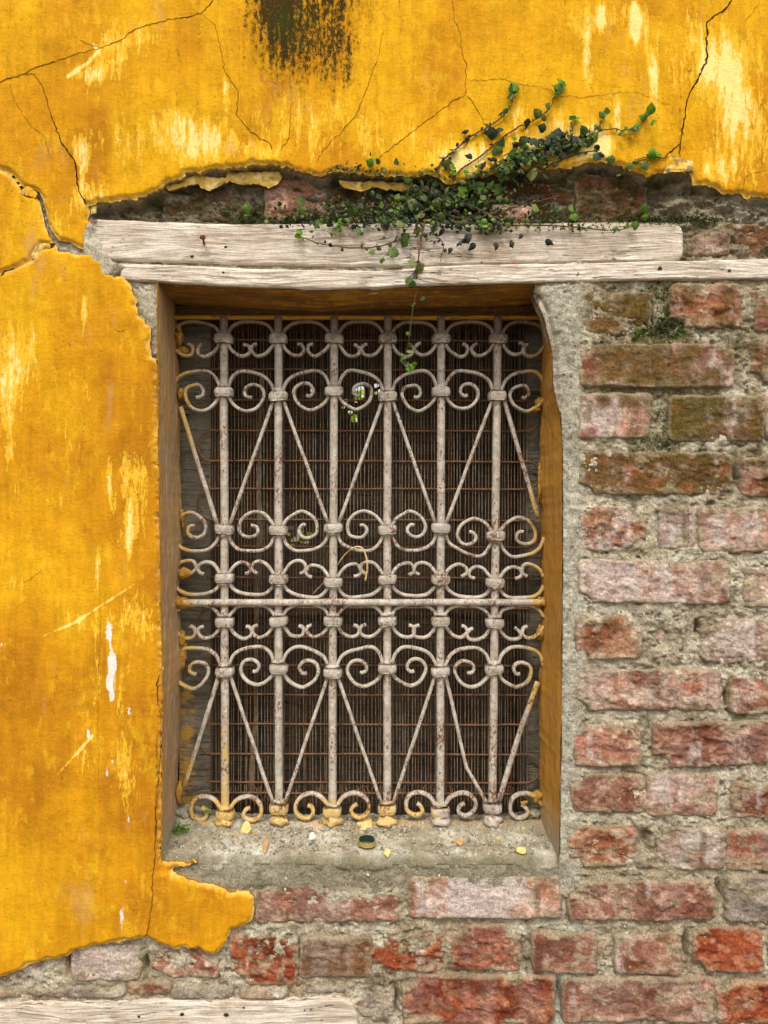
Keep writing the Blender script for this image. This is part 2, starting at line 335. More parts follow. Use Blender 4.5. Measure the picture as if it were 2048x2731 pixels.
def mat_grille():
    m = M('old_cream_paint', .55, .35)
    a = m.noise(26, 6, .65); f = m.noise(5, 5, .7)
    c = m.mix(m.ss(a, .35, .65), L4((208, 196, 178)), L4((172, 157, 138))); c = m.gain(c, m.ss(f, .3, .7, .86, 1.1))
    yl = m.ss(m.math('ADD', m.attr('yel'), m.math('MULTIPLY', m.math('SUBTRACT', m.noise(18, 6, .7), .5), 1.5)), .45, .65, 0, .9); c = m.mix(yl, c, L4((214, 176, 98)))
    rs = m.math('ADD', m.noise(6.5, 6, .72, (1, 1, .6), off=(3, 3, 3)), m.math('MULTIPLY', m.noise(90, 2, .5), .45)); rm = m.ss(rs, .79, .84); c = m.mix(m.math('MULTIPLY', rm, .9), c, L4((120, 68, 34)))
    dt = m.ss(m.noise(12, 8, .78, off=(9, 9, 9)), .55, .66, 0, .5); c = m.mix(dt, c, L4((104, 84, 62)))
    gr = m.ss(m.math('ADD', m.attr('top_tone'), m.math('MULTIPLY', m.math('SUBTRACT', a, .5), .8)), .2, .8, 0, .75); c = m.mix(gr, c, L4((108, 92, 74)))
    b = m.bump(f, 2.6, .9); b = m.bump(a, 4.5, .7, b); b = m.bump(rm, -1., .6, b)
    return m.out(c, b)
def simple(name, c1, c2, size=12, rough=.8, spec=.25, aniso=(1, 1, 1), bump=1.5, metal=0, det=5):
    m = M(name, rough, spec); a = m.noise(size, det, .65, aniso); m.b.inputs['Metallic'].default_value = metal
    return m.out(m.mix(m.ss(a, .35, .65), L4(c1), L4(c2)), m.bump(a, bump, .7))
def leafmat(name, c1, c2, trans=.25):
    m = M(name, .6, .2); a = m.noise(14, 4, .6); col = m.mix(m.ss(a, .35, .65), L4(c1), L4(c2)); nr = m.bump(m.noise(4, 3, .6), .8, .5)
    m.out(col, nr); tr = m.n('ShaderNodeBsdfTranslucent'); m.inp(tr.inputs[0], col); mx = m.n('ShaderNodeMixShader'); mx.inputs[0].default_value = trans
    m.t.links.new(m.b.outputs[0], mx.inputs[1]); m.t.links.new(tr.outputs[0], mx.inputs[2]); m.t.links.new(mx.outputs[0], m.t.nodes['Material Output'].inputs[0]); return m.m
MP, MM, MB, MC, MG = mat_plaster(), mat_mortar(), mat_brick(), mat_cement(), mat_grille()
MRL = mat_reveal('left_reveal_paint', (190, 144, 84), (168, 134, 94), (198, 176, 146))
MRR = mat_reveal('right_reveal_paint', (196, 138, 44), (184, 128, 46), (168, 128, 72))
MW1 = mat_wood('weathered_beam_wood', (228, 214, 196), (204, 186, 164), (158, 134, 108))
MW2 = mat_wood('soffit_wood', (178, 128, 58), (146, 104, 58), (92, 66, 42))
MJ = mat_wood('grey_frame_wood', (140, 130, 110), (114, 104, 88), (82, 73, 60))
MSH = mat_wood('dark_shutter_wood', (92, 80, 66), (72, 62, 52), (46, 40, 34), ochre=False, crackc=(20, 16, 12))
MRU = simple('rusty_wire', (138, 100, 66), (96, 70, 50), 7, .85)
MWI = simple('dull_wire', (142, 124, 100), (104, 86, 66), 16, .8, aniso=(1, 1, .5))
MCR = simple('crack_brown', (86, 52, 22), (58, 38, 22), 10, .95, .1)
MCRD = simple('deep_crack_brown', (52, 40, 26), (34, 27, 19), 10, .95, .1)
MNAIL = simple('rusty_nail_iron', (120, 66, 34), (82, 44, 26), 3, .8)
MGR = simple('ground_earth', (120, 112, 98), (94, 88, 76), 300, .95, .1)

# ================================================================ structure
g = mk('ground', [(-60, -60, 0), (60, -60, 0), (60, 60, 0), (-60, 60, 0)], [[0, 1, 2, 3]], MGR, origin=(0, 0, 0), smooth=False, kind='structure')
wall = thing('brick_wall', 'old red brick wall half covered by cracked yellow plaster, holding the barred window', 'wall', (0, 0, 0))

# ---------------------------------------------------------------- outlines of the plaster
UP = [(232,545),(250,542),(268,537),(300,535),(340,527),(362,530),(395,515),(430,498),(437,488),(480,478),(505,458),(520,455),(530,464),(545,457),(560,450),(600,452),(640,447),(680,440),(745,443),(780,450),(830,467),(860,473),(890,458),(940,462),(1000,470),(1060,470),(1110,472),(1140,465),(1175,480),(1190,492),(1240,488),(1300,470),(1390,455),(1480,452),(1540,443),(1580,432),(1610,430),(1650,440),(1690,455),(1725,474),(1750,462),(1790,455),(1840,458),(1850,490),(1890,492),(1915,500),(1930,513),(1975,513),(2000,528),(2030,520),(2100,526),(2240,530)]
LOW = [(282,722),(304,727),(322,733),(334,740),(349,758),(356,783),(362,812),(369,839),(383,848),(396,866),(401,884),(398,913),(403,950),(414,955),(417,1000),(420,1300),(424,1500),(428,1700),(431,1850),(429,1940),(430,2020),(427,2150),(427,2290),(432,2298),(470,2302),(520,2297),(528,2302),(495,2312),(462,2320),(457,2326),(512,2348),(568,2360),(617,2382),(663,2379),(679,2397),(679,2428),(667,2465),(617,2484),(599,2521),(580,2546),(559,2550),(528,2533),(457,2535),(413,2518),(390,2502),(364,2508),(271,2524),(204,2538),(167,2555),(80,2573),(37,2595),(0,2610),(-200,2650)]
PLP = rough_poly([(2240,-200)]+UP[::-1]+[(237,560),(240,590),(235,620),(232,645),(228,662),(215,668),(240,675),(250,680),(275,695)]+LOW+[(-200,-200)], 2.3, 8, 5)
GAP1 = [(-20,446),(25,458),(45,486),(56,500),(80,508),(95,514),(106,532),(116,570),(122,600),(134,625),(150,645),(178,650),(205,665),(230,672)]
GAP2 = [(-20,730),(40,712),(78,694),(92,672),(108,655),(135,652)]
CH1 = [(120,600),(133,622),(148,640),(150,668),(172,668),(200,676),(232,675),(232,665),(205,668),(180,652),(150,638),(132,612)]
cell = 4.0
gx = np.arange(-160, 2212, cell); gy = np.arange(-160, 2896, cell); GX, GY = np.meshgrid(gx, gy)
sdP = sdf(GX, GY, PLP)+(3.2*fbm(GX, GY, 16, k=6, o=5, rough=.65)+1.5)*(1-sstep(955, 975, GY)*sstep(2300, 2285, GY)*sstep(380, 400, GX))
d1, t1 = linedist(GX, GY, GAP1); d2, t2 = linedist(GX, GY, GAP2)
gw1 = np.interp(t1, [0, .2, .32, .45, .55, .75, .85, .95, 1], [2, 4, 9, 5.5, 5.5, 7, 8, 7, 4])+1.2*fbm(GX, GY, 18, k=7)
gw2 = np.interp(t2, [0, .4, .7, 1], [.5, 2.5, 4, 7])+1.5*fbm(GX, GY, 15, k=8)
sdA = np.maximum(sdP, np.maximum(gw1-d1, gw2-d2)); sdA = np.maximum(sdA, -sdf(GX, GY, CH1))
def plaster_depth(x, y):
    dd = 9*fbm(x, y, 420, 520, 3, k=1)+3.2*fbm(x, y, 90, 120, 4, k=2)+1.1*fbm(x, y, 22, 30, 3, k=5)
    dd += 7*sstep(395, 428, x)*sstep(930, 1000, y)*(1-sstep(2320, 2340, y))*sstep(500, 440, x)   # rounds into the window corner
    return dd
DP = plaster_depth(GX, GY)
DP = DP+3.5*sstep(-9, 0, sdA)+5*sstep(-9, -3, sdA+9*fbm(GX, GY, 26, k=14, o=5, rough=.65))-2.0*sstep(-60, -12, sdP)*sstep(600, 400, GY)   # the lip round the hole swells slightly, its very edge is worn
def scratches(x, y):
    """painted wear weights placed where the photograph has them"""
    c = .02+.12*fbm(x, y, 260, 200, 3, k=9)
    for cx, cy, rx, ry, a in [(340,1240,30,60,.16),(262,1500,10,90,.3),(345,1420,10,90,.3),(290,1240,8,110,.3),(160,1350,8,70,.3),(70,1000,60,60,.2),(40,1320,40,60,.25),(120,1560,70,16,.22),(80,900,30,80,.25),(1560,170,14,90,.35),(1600,60,12,60,.35),(1690,60,16,60,.35),(1740,240,14,80,.32),(1650,300,14,60,.32),(1590,380,40,50,.3),(1950,260,30,120,.2),(1380,300,20,40,.3),(1240,420,60,50,.2),(380,400,170,90,.30),(560,390,110,60,.26),(840,320,240,90,.26),(215,420,28,90,.32),(250,530,90,40,.28),(300,140,60,110,.30),(400,90,60,70,.22),(230,205,55,30,.34),(490,320,80,40,.20),
        (1110,410,150,90,.26),(1500,340,180,110,.32),(1530,70,60,80,.30),(1660,50,90,60,.30),(1720,130,60,120,.26),(1600,200,50,80,.22),(1900,160,90,160,.32),(2010,300,80,200,.30),(1900,460,80,50,.30),(1450,400,200,60,.26),(1270,440,120,50,.24),
        (20,950,50,190,.34),(20,1150,30,120,.30),(175,1150,22,90,.24),(230,1010,20,120,.30),(225,830,16,70,.34),(330,1330,50,180,.16),(300,1570,80,260,.12),(210,1250,18,150,.26),(20,1500,60,120,.28),(100,1780,90,80,.24),(230,1900,40,150,.24),(330,1950,40,240,.18),(380,1350,26,200,.2),(215,2050,60,60,.22),(350,2120,70,120,.24),(150,1620,60,60,.20),(380,1640,50,70,.26),
        (205,1670,80,40,.22),(1100,200,50,60,.14),(1340,100,90,100,.12),(60,560,60,60,.10),(150,600,60,60,.2),(600,230,16,40,.3),(710,420,40,30,.2)]:
        c = c+a*.72*blob(x, y, cx, cy, rx, ry)
    c = c-.12*blob(x, y, 120, 2350, 200, 200)
    for P, w, a in [([(355,1560),(200,1660),(110,1700)],3,.5),([(250,1960),(150,2070),(0,2130)],3,.5),([(180,205),(240,165),(262,140),(250,120)],5,.5),([(175,2200),(215,2260),(235,2320)],4,.5),([(95,1240),(100,1310),(130,1340)],4,.4),([(860,286),(900,288),(930,284)],2,.1)]:
        d, t = linedist(x, y, P); c = c+a*.5*np.exp(-(d/w)**2)
    return c
CRM = scratches(GX, GY)
WHT = sum(a*blob(GX, GY, cx, cy, rx, ry) for cx, cy, rx, ry, a in [(291,1682,11,34,1.),(300,1770,15,45,1.1),(292,1820,10,20,.9),(300,1855,10,22,1.),(347,1895,7,18,.8),(288,2060,6,24,.8),(302,2028,5,12,.7),(238,1955,6,18,.9),(344,2185,7,15,.7),(327,2445,8,38,.9),(336,2350,4,20,.6),(6,1720,8,12,.7),(296,2282,10,8,.6)])
GREY = .25*fbm(GX, GY, 200, 200, 3, k=11)+sum(a*blob(GX, GY, *q) for *q, a in [(70,690,120,90,.3),(290,1070,14,90,.5),(310,870,14,50,.5),(215,2420,40,90,.4),(1500,360,160,80,.3),(620,400,40,30,.5),(400,80,60,60,.3),(1640,170,60,90,.2),(270,400,120,80,.2)])
MLD = .80*sum(a*blob(GX, GY, *q) for *q, a in [(750,15,110,110,.56),(690,40,50,90,.25),(780,60,60,120,.28),(735,150,50,90,.26),(905,110,50,120,.36),(815,150,90,90,.16),(920,200,16,60,.2),(810,60,130,170,.30),(905,50,70,130,.34),(700,10,60,110,.28),(930,170,22,80,.30),(740,190,80,110,.20),(820,180,60,90,.18),(885,-30,120,60,.4),(1845,30,16,70,.45),(1848,180,14,45,.45),(1820,300,18,60,.38),(1810,400,24,40,.36),(1040,90,60,120,.10),(1830,500,40,40,.4),(1470,500,300,20,.08),(1780,295,30,10,.3)])
GRN = 1.15*sum(a*blob(GX, GY, *q) for *q, a in [(770,60,60,90,.42),(830,70,30,60,.3),(740,90,40,60,.25),(790,140,22,60,.25),(1845,30,12,40,.35),(1820,290,12,30,.3),(1840,175,14,20,.4)])
n0 = fbm(GX, GY, 330, 420, 4, k=12); n1 = fbm(GX, GY, 70, 110, 4, k=13)
ca, cb, cc = lin((204, 140, 20)), lin((220, 162, 22)), lin((186, 122, 20))
COL = lerp(ca, cb, sstep(-.25, .45, n0+.3*n1+.55*blob(GX, GY, 850, 330, 420, 220)+.3*blob(GX, GY, 360, 300, 150, 100)-.3*blob(GX, GY, 100, 450, 220, 260)))
COL = lerp(COL, cc, sstep(.1, .6, -n0+.5*n1+.25*blob(GX, GY, 150, 1400, 250, 500)))
rim = sstep(-10, -1, sdA+9*fbm(GX, GY, 26, k=14, o=5, rough=.65)); COL = lerp(COL, lin((226, 186, 96)), rim*.75)
nearlow = sstep(-70, -5, sdf(GX, GY, [(-200,2700)]+[(-200,2650)]+LOW[::-1][1:20]+[(700,2700)])*1.0)
plaster = sheet('plaster', GX, GY, DP, sdA, MP, wall, 0, {'col': COL, 'cream': CRM, 'white': WHT, 'grey': GREY, 'mould': MLD, 'green': GRN}, back=24., skirt={'col': lin((176, 150, 98)), 'cream': 0., 'white': 0., 'grey': 0., 'mould': 0.})
# plaster carries on out of the frame
def box(x0, x1, y0, y1, z0, z1): 
    V = np.array([(x, y, z) for x in (x0, x1) for y in (y0, y1) for z in (z0, z1)]); return V, [[0, 1, 3, 2], [4, 6, 7, 5], [0, 4, 5, 1], [2, 3, 7, 6], [0, 2, 6, 4], [1, 5, 7, 3]]
def pbox(px0, px1, py0, py1, d0, d1): return box((px0-1024)*S, (px1-1024)*S, d0*S, d1*S, (1365.5-py1)*S+EYE, (1365.5-py0)*S+EYE)
FL = 1365.5+EYE/S
def flatattr(V, col): n = len(V); return {'col': np.tile(lin(col), (n, 1)), 'cream': np.full(n, .12), 'white': np.zeros(n), 'grey': np.zeros(n), 'mould': np.zeros(n), 'green': np.zeros(n)}
for bx in [(-3500, -160, -2200, FL, 1, 30), (-160, 3200, -2200, -160, 1.5, 30)]:
    V, F = pbox(*bx); mk('plaster', V, F, MP, wall, flatattr(V, (222, 152, 18)), smooth=False)
for bx in [(2212, 4500, -160, FL, 28, 60), (-160, 2212, 2896, FL, 28, 60)]:
    V, F = pbox(*bx); mk('mortar', V, F, MM, wall, flatattr(V, (160, 145, 115)), smooth=False)
core = []
for bx in [(-3500, 380, -2200, FL, 78, 420), (1560, 4500, -2200, FL, 78, 420), (380, 1560, -2200, 700, 78, 420), (380, 1560, 2400, FL, 78, 420)]: core.append(pbox(*bx))
V, F = join(core); mk('wall_core', V, F, MM, wall, flatattr(V, (120, 105, 85)), smooth=False)

# ---------------------------------------------------------------- mortar bed
REC = [(225,552)]+UP+[(2300,530),(2300,700),(1830,690),(1790,600),(1780,612),(256,612),(240,590)]
sdR = sdf(GX, GY, REC)
LFR = [(418,748),(420,960),(423,1300),(426,1500),(430,1700),(433,1850),(431,1960),(430,2150),(429,2300),(432,2320)]
RFR = [(1423,790),(1445,837),(1459,887),(1472,934),(1474,1024),(1484,1071),(1494,1106),(1499,1188),(1500,1500),(1498,1750),(1495,2000),(1492,2250),(1490,2320)]
HOLE = [(LFR[0][0]+2, 735)]+[(1424, 735)]+[(x+1, y) for x, y in RFR[:-1]]+[(1491,2302),(431,2302)]+[(x-1, y) for x, y in LFR[1:-1][::-1]]
sdH = sdf(GX, GY, HOLE)
def mossmask(x, y):
    w = 1.0*blob(x, y, 1780, 980, 230, 300)+.45*blob(x, y, 1640, 830, 130, 90)+.45*blob(x, y, 1960, 1250, 130, 120)+.4*blob(x, y, 760, 2560, 120, 60)+.35*blob(x, y, 1740, 1690, 130, 60)+.25*blob(x, y, 980, 2400, 60, 60)
    n = fbm(x, y, 70, 60, 5, k=9, rough=.68)+.6*fbm(x, y*.25, 24, 30, 4, k=3)
    return np.clip(sstep(.0, .75, n+w-.35), 0, 1)
def bloommask(x, y):
    w = .8*blob(x, y, 1640, 1540, 180, 110)+.8*blob(x, y, 1250, 2390, 170, 70)+.6*blob(x, y, 1830, 2110, 200, 80)+.6*blob(x, y, 1850, 2260, 130, 70)+.6*blob(x, y, 1620, 1110, 70, 60)+.7*blob(x, y, 1950, 1420, 150, 60)+.5*blob(x, y, 1980, 1700, 120, 80)+.4*blob(x, y, 280, 2560, 120, 60)+.5*blob(x, y, 1600, 2010, 90, 60)
    n = fbm(x, y*.3, 46, 60, 5, k=12, rough=.65)+.5*fbm(x, y, 30, 26, 5, k=5, rough=.7)
    return np.clip(sstep(.12, .75, n+w-.08), 0, 1)
def grimemask(x, y): return np.clip(sstep(.12, .6, fbm(x, y, 120, 90, 5, k=14, rough=.66)+.5*fbm(x, y*.2, 26, 40, 4, k=6)), 0, 1)
def mortar_depth(x, y, sr):
    d = 19.5+8*fbm(x, y, 110, 90, 4, k=3)+8*fbm(x, y, 28, 22, 4, k=4, rough=.65)+4*fbm(x, y, 10, 8, 3, k=10)
    d = d+9*sstep(.34, .5, fbm(x, y, 24, 18, 4, k=13, rough=.6))
    for q in [(797,2550,4,40),(1950,1862,14,34),(1408,2540,6,26),(1830,2530,7,40),(1924,2385,7,26),(1768,1700,16,24),(1052,2668,8,30),(1490,2660,7,40),(1740,850,4,40),(1965,1275,12,24),(1720,2240,14,30),(183,2560,6,40),(388,2580,6,30),(1865,1680,8,20)]: d = d+34*blob(x, y, *q)
    deep = 34*sstep(6, -22, sr)*(1-.6*sstep(1740, 1850, x))
    d = d+deep*(1+.35*fbm(x, y, 60, 40, 4, k=15))+sstep(0, -20, sr)*24*fbm(x, y, 60, 26, 5, k=16, rough=.65)
    # render strip beside the window, its groove, the patch under the lintel, the cement under the sill
    strip = sstep(1572, 1530, x+10*fbm(x, y, 60, k=17))*sstep(1430, 1450, x)*sstep(735, 790, y)*sstep(2345, 2300, y)
    d = d*(1-strip)+strip*(12+9*fbm(x, y, 50, 120, 4, k=18)+7*fbm(x, y, 20, k=19, o=5, rough=.65))
    gd, gt = linedist(x, y, [(1440,790),(1462,830),(1478,900),(1482,980),(1484,1040),(1492,1090)]); d = d+14*np.exp(-(gd/4.5)**2)*(1-gt*.5)
    d = d-8*blob(x, y, 1508, 930, 22, 190)
    q = sstep(5, -5, sdf(x, y, [(222,592),(248,600),(264,640),(300,700),(345,712),(312,742),(330,752),(330,800),(290,760),(225,680)])); d = d*(1-q)+q*(3+4*fbm(x, y, 30, k=9))
    p = blob(x, y, 390, 850, 40, 110); d = d*(1-p)+p*(16+4*fbm(x, y, 20, k=20))
    lw = sstep(2400, 2350, y)*sstep(2285, 2310, y)*sstep(420, 470, x)*sstep(1520, 1480, x); d = d*(1-lw)+lw*(15+5*fbm(x, y, 60, k=21)+2.5*fbm(x, y, 12, k=2))
    return d
DM = mortar_depth(GX, GY, sdR)
a_ = fbm(GX, GY, 150, 120, 4, k=5); b_ = fbm(GX, GY, 34, 30, 4, k=6, rough=.65)
CM = lerp(lin((236, 222, 192)), lin((206, 188, 154)), sstep(-.35, .35, a_+.7*b_)); CM = lerp(CM, lin((136, 120, 90)), sstep(.15, .6, b_-.2*a_)*.8)
moss = sstep(.0, .55, fbm(GX, GY, 90, 70, 4, k=7, rough=.65)+.9*blob(GX, GY, 1750, 1000, 260, 330)+.3*blob(GX, GY, 1990, 1250, 160, 260)+.3*blob(GX, GY, 640, 2360, 200, 40)+.5*blob(GX, GY, 380, 2560, 160, 60)-.55)
CM = lerp(CM, lin((122, 116, 58)), moss*.35); CM = lerp(CM, lin((118, 104, 50)), mossmask(GX, GY)*.72); CM = lerp(CM, lin((126, 108, 80)), grimemask(GX, GY)*.35); CM = lerp(CM, lin((228, 214, 192)), bloommask(GX, GY)*.25); mg = sstep(.28, .5, fbm(GX, GY, 40, 30, 4, k=8, rough=.65)+.5*blob(GX, GY, 1790, 860, 110, 110)+.3*blob(GX, GY, 1720, 1200, 60, 40)-.1); CM = lerp(CM, lin((84, 98, 30)), mg*moss*.9)
strip = sstep(1575, 1530, GX)*sstep(1430, 1450, GX)*sstep(735, 790, GY); CM = lerp(CM, lin((216, 208, 186)), strip*.7)
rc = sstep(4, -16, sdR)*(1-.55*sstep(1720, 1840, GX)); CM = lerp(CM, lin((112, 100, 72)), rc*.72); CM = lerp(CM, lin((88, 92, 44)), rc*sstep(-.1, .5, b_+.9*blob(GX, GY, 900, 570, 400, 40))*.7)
lw = sstep(2400, 2350, GY)*sstep(2285, 2310, GY)*sstep(420, 470, GX)*sstep(1520, 1480, GX); CM = lerp(CM, lin((160, 150, 124)), lw*.7)
CM = lerp(CM, lin((178, 126, 96)), sstep(.1, .5, fbm(GX, GY, 60, 50, 4, k=9))*sstep(2250, 2500, GY)*.45)
sdM = np.maximum(-sdH, -(sdA+46))           # not in the opening, not deep under the plaster
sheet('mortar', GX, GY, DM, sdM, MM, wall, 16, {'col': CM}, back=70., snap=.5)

# ---------------------------------------------------------------- bricks
PAL = {'pink': [(200,150,126),(176,116,90),(226,196,172)], 'red': [(166,84,52),(132,60,38),(188,124,90)], 'mauve': [(166,116,94),(136,88,70),(194,156,132)],
       'moss': [(136,92,58),(112,84,46),(156,92,58)], 'brown': [(140,96,64),(116,76,50),(160,122,88)], 'pale': [(202,178,156),(178,142,120),(220,204,186)], 'orange': [(184,136,102),(156,98,68),(210,178,148)],
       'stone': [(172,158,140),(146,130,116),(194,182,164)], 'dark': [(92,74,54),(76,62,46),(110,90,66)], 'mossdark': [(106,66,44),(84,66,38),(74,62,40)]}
BR = [ # x0,y0,x1,y1,palette,front depth,streak,moss,edge roughness
 (1519,782,1736,890,'brown',20,0,.35,7),(1787,759,1978,872,'orange',13,0,.3,8),(2011,765,2200,878,'mauve',15,0,.1,6),
 (1545,917,1958,1030,'mauve',11,.15,.3,6),(2003,907,2205,1018,'moss',16,0,.6,7),
 (1546,1052,1732,1167,'pink',14,.5,.1,4),(1785,1057,2036,1175,'moss',13,.1,.8,6),(2042,1050,2205,1170,'pale',14,0,0,5),
 (1545,1208,1953,1317,'moss',13,0,.6,8),(1978,1225,2205,1325,'mauve',13,0,0,9),
 (1539,1352,1720,1466,'orange',14,0,.2,10),(1757,1356,1856,1462,'pale',16,.5,.1,5),(1862,1356,2100,1470,'pink',13,.2,0,6),(2120,1360,2210,1466,'pink',13,.2,0,6),
 (1545,1497,1943,1607,'pink',12,.25,.12,7),(1986,1519,2205,1617,'pale',14,0,0,8),
 (1535,1646,1712,1756,'orange',14,0,.1,9),(1742,1666,1794,1734,'mauve',34,0,.4,8),(1873,1656,2120,1764,'pale',15,0,.1,9),(2140,1660,2210,1764,'pink',15,0,.1,6),
 (1535,1789,1921,1893,'pink',12,.35,0,8),(1947,1809,2200,1902,'mauve',14,0,.1,8),
 (1529,1934,1705,2041,'pink',13,.1,0,7),(1744,1928,2085,2043,'mauve',12,.1,0,9),(2102,1932,2210,2040,'red',14,0,0,6),
 (1523,2066,1722,2166,'mauve',13,0,0,7),(1726,2070,1912,2176,'pink',12,.2,0,6),(1951,2090,2190,2180,'mauve',14,0,0,7),
 (1517,2205,1697,2312,'orange',13,.1,0,8),(1752,2212,1936,2318,'pale',13,.8,0,7),(1940,2214,2200,2322,'pink',14,.2,0,6),
 (685,2350,1060,2456,'mauve',17,.25,.1,7),(1092,2339,1493,2447,'pink',12,.9,0,5),(1518,2354,1906,2453,'mauve',12,.1,0,8),(1941,2342,2200,2459,'stone',10,0,.1,7),
 (614,2499,793,2625,'red',15,0,.1,9),(802,2502,990,2606,'brown',15,.3,.4,6),(992,2500,1181,2592,'red',15,0,.1,11),(1206,2470,1388,2587,'red',15,.1,.15,9),(1419,2490,1592,2592,'mauve',11,0,0,5),(1641,2498,1817,2597,'mauve',11,0,.05,5),(1850,2478,2033,2590,'red',11,0,0,7),(2055,2480,2210,2590,'red',13,0,0,7),
 (10,2545,170,2618,'pale',22,0,.1,8),(191,2522,373,2616,'pale',18,0,.05,6),(404,2530,580,2606,'pink',22,0,0,9),
 (1075,2605,1475,2728,'red',11,.15,0,8),(1505,2610,1905,2725,'mauve',11,.1,0,6),(1914,2618,2205,2728,'red',12,0,0,7),
 (1165,2755,1340,2862,'mauve',13,0,0,6),(1370,2755,1560,2862,'red',13,0,0,6),(1590,2752,1770,2860,'pink',13,0,0,6),(1800,2755,2200,2862,'red',13,0,0,6),
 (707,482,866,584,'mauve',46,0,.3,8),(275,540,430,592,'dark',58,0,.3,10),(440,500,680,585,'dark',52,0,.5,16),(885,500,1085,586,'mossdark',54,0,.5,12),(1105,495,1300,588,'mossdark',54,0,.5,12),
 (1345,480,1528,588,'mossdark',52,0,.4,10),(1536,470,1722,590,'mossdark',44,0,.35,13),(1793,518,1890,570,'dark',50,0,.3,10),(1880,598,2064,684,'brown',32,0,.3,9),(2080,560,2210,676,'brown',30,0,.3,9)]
STN = [(1826,610,1950,682,'pale',24),(1312,545,1427,598,'pink',16),(80,2634,336,2661,'stone',15),(336,2620,458,2657,'mauve',15),(460,2632,625,2664,'stone',14),(636,2635,766,2667,'pale',9),(954,2640,1052,2714,'stone',16),(-150,2640,60,2664,'mauve',16),(800,2634,925,2652,'stone',16),(1395,2520,1418,2560,'stone',14),(1380,2595,1402,2612,'pale',12)]
def brick(x0, y0, x1, y1, pal, fd, streak, mossv, er, seed, name='brick'):
    c = 4.0; x = np.arange(x0-14, x1+15, c); y = np.arange(y0-14, y1+15, c); X, Y = np.meshgrid(x, y)
    r = np.random.default_rng(seed); cx, cy, hx, hy = (x0+x1)/2, (y0+y1)/2, (x1-x0)/2, (y1-y0)/2
    tl = r.normal(0, .008); Xr = X-cx+(Y-cy)*r.normal(0, .03); Yr = Y-cy+(X-cx)*tl; rad = 9+er
    Xw = Xr+er*.75*fbm(X, Y, 34, k=seed % 9); Yw = Yr+er*.6*fbm(X, Y, 40, k=(seed+3) % 9)
    qx = np.abs(Xw)-hx+rad; qy = np.abs(Yw)-hy+rad; sd_ = np.hypot(np.maximum(qx, 0), np.maximum(qy, 0))+np.minimum(np.maximum(qx, qy), 0)-rad
    sd_ = sd_+er*.22*fbm(X, Y, 12, k=5)
    if er >= 7:                                  # broken corner or bite
        for _ in range(2 if er > 8 else 1):
            ex, ey = cx+hx*r.choice([-1, 1]), cy+hy*r.choice([-1, 1]); sd_ = np.maximum(sd_, 20+er-np.hypot((X-ex)*.7, Y-ey)-5*fbm(X, Y, 14, k=6))
    wear = fbm(X, Y, 80, 40, 4, k=(seed*3) % 11)
    d = fd+r.normal(0, 1.)+3.5*fbm(X, Y, 120, 60, 3, k=(seed*5) % 11)+(er*.75)*fbm(X, Y, 30, 20, 5, k=(seed*2) % 12, rough=.66)+(.3*er)*fbm(X, Y, 9, 7, 3, k=8)
    d = d+er*.55*sstep(.12, .3, wear)               # spalled patch sits lower with a crisp rim
    d = d+r.normal(0, 2)*(X-cx)/hx*.7+r.normal(0, 2)*(Y-cy)/hy
    e = np.clip((sd_+9)/9, 0, 1.6); d = d+4.5*e**2.4*(1+.8*fbm(X, Y, 22, k=2))+sstep(0, 5, sd_)*30
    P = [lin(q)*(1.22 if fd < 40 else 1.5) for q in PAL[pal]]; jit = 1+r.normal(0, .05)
    n1 = fbm(X, Y, 90, 60, 4, k=seed % 13); n2 = fbm(X, Y, 36, 26, 4, k=(seed+5) % 13, rough=.6)
    C = lerp(P[0]*jit, P[1]*jit, sstep(-.3, .35, n1+.3*n2)); C = lerp(C, P[2], sstep(.02, .38, n2-.3*n1)); C = lerp(C, lin((122, 84, 62)), sstep(.14, .42, fbm(X, Y, 54, 40, 5, k=(seed*11) % 13, rough=.7))*.55)
    C = lerp(C, (lin((146, 68, 38)) if pal == 'red' else lin((146, 82, 56))) if pal in ('red', 'pink', 'mauve', 'orange') else P[1], sstep(.12, .3, wear)*.6)
    if streak:
        s1 = fbm(X, Y*.12+seed*7, 62, 50, 3, k=4)+.5*fbm(X, Y, 30, 50, 4, k=5, rough=.65); C = lerp(C, lin((222, 206, 192)), np.clip(sstep(-.25, .35, s1)*streak*1.1, 0, .85)); 
        C = lerp(C, lin((128, 92, 62)), sstep(.22, .5, fbm(X, Y*.1+seed, 22, 40, 3, k=6))*.6*min(1, streak*2))
    C = lerp(C, lin((196, 176, 142)), sstep(.08, .30, fbm(X, Y, 60, 40, 5, k=(seed*7) % 13, rough=.7)-.25*sstep(-10, -30, sd_)+.12)*(.75 if fd < 40 else .2))
    C = lerp(C, lin((96, 58, 40)), grimemask(X, Y)*.45); C = lerp(C, lin((234, 212, 198)), bloommask(X, Y)*(.85 if fd < 40 else .1))
    C = lerp(C, lin((112, 92, 36)), mossmask(X, Y)*.72)
    if mossv: C = lerp(C, lin((98, 92, 44)), np.clip(sstep(-.1, .4, fbm(X, Y, 40, 34, 5, k=9, rough=.7)+mossv-.45)*.4*min(1, mossv*2.2), 0, .5))
    C = lerp(C, lin((178, 162, 130)), sstep(-10, -2, sd_+6*fbm(X, Y, 20, k=10, rough=.65))*.62)     # mortar smears at the arrises
    return sheet(name, X, Y, d-3.5, sd_-6, MB, wall, fd, {'col': C}, snap=.5)
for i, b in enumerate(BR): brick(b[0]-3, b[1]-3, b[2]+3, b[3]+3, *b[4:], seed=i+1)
for i, (x0, y0, x1, y1, pal, fd) in enumerate(STN): brick(x0, y0, x1, y1, pal, fd, 0, .05, 8 if y1-y0 > 45 else 5, 100+i, 'stone')

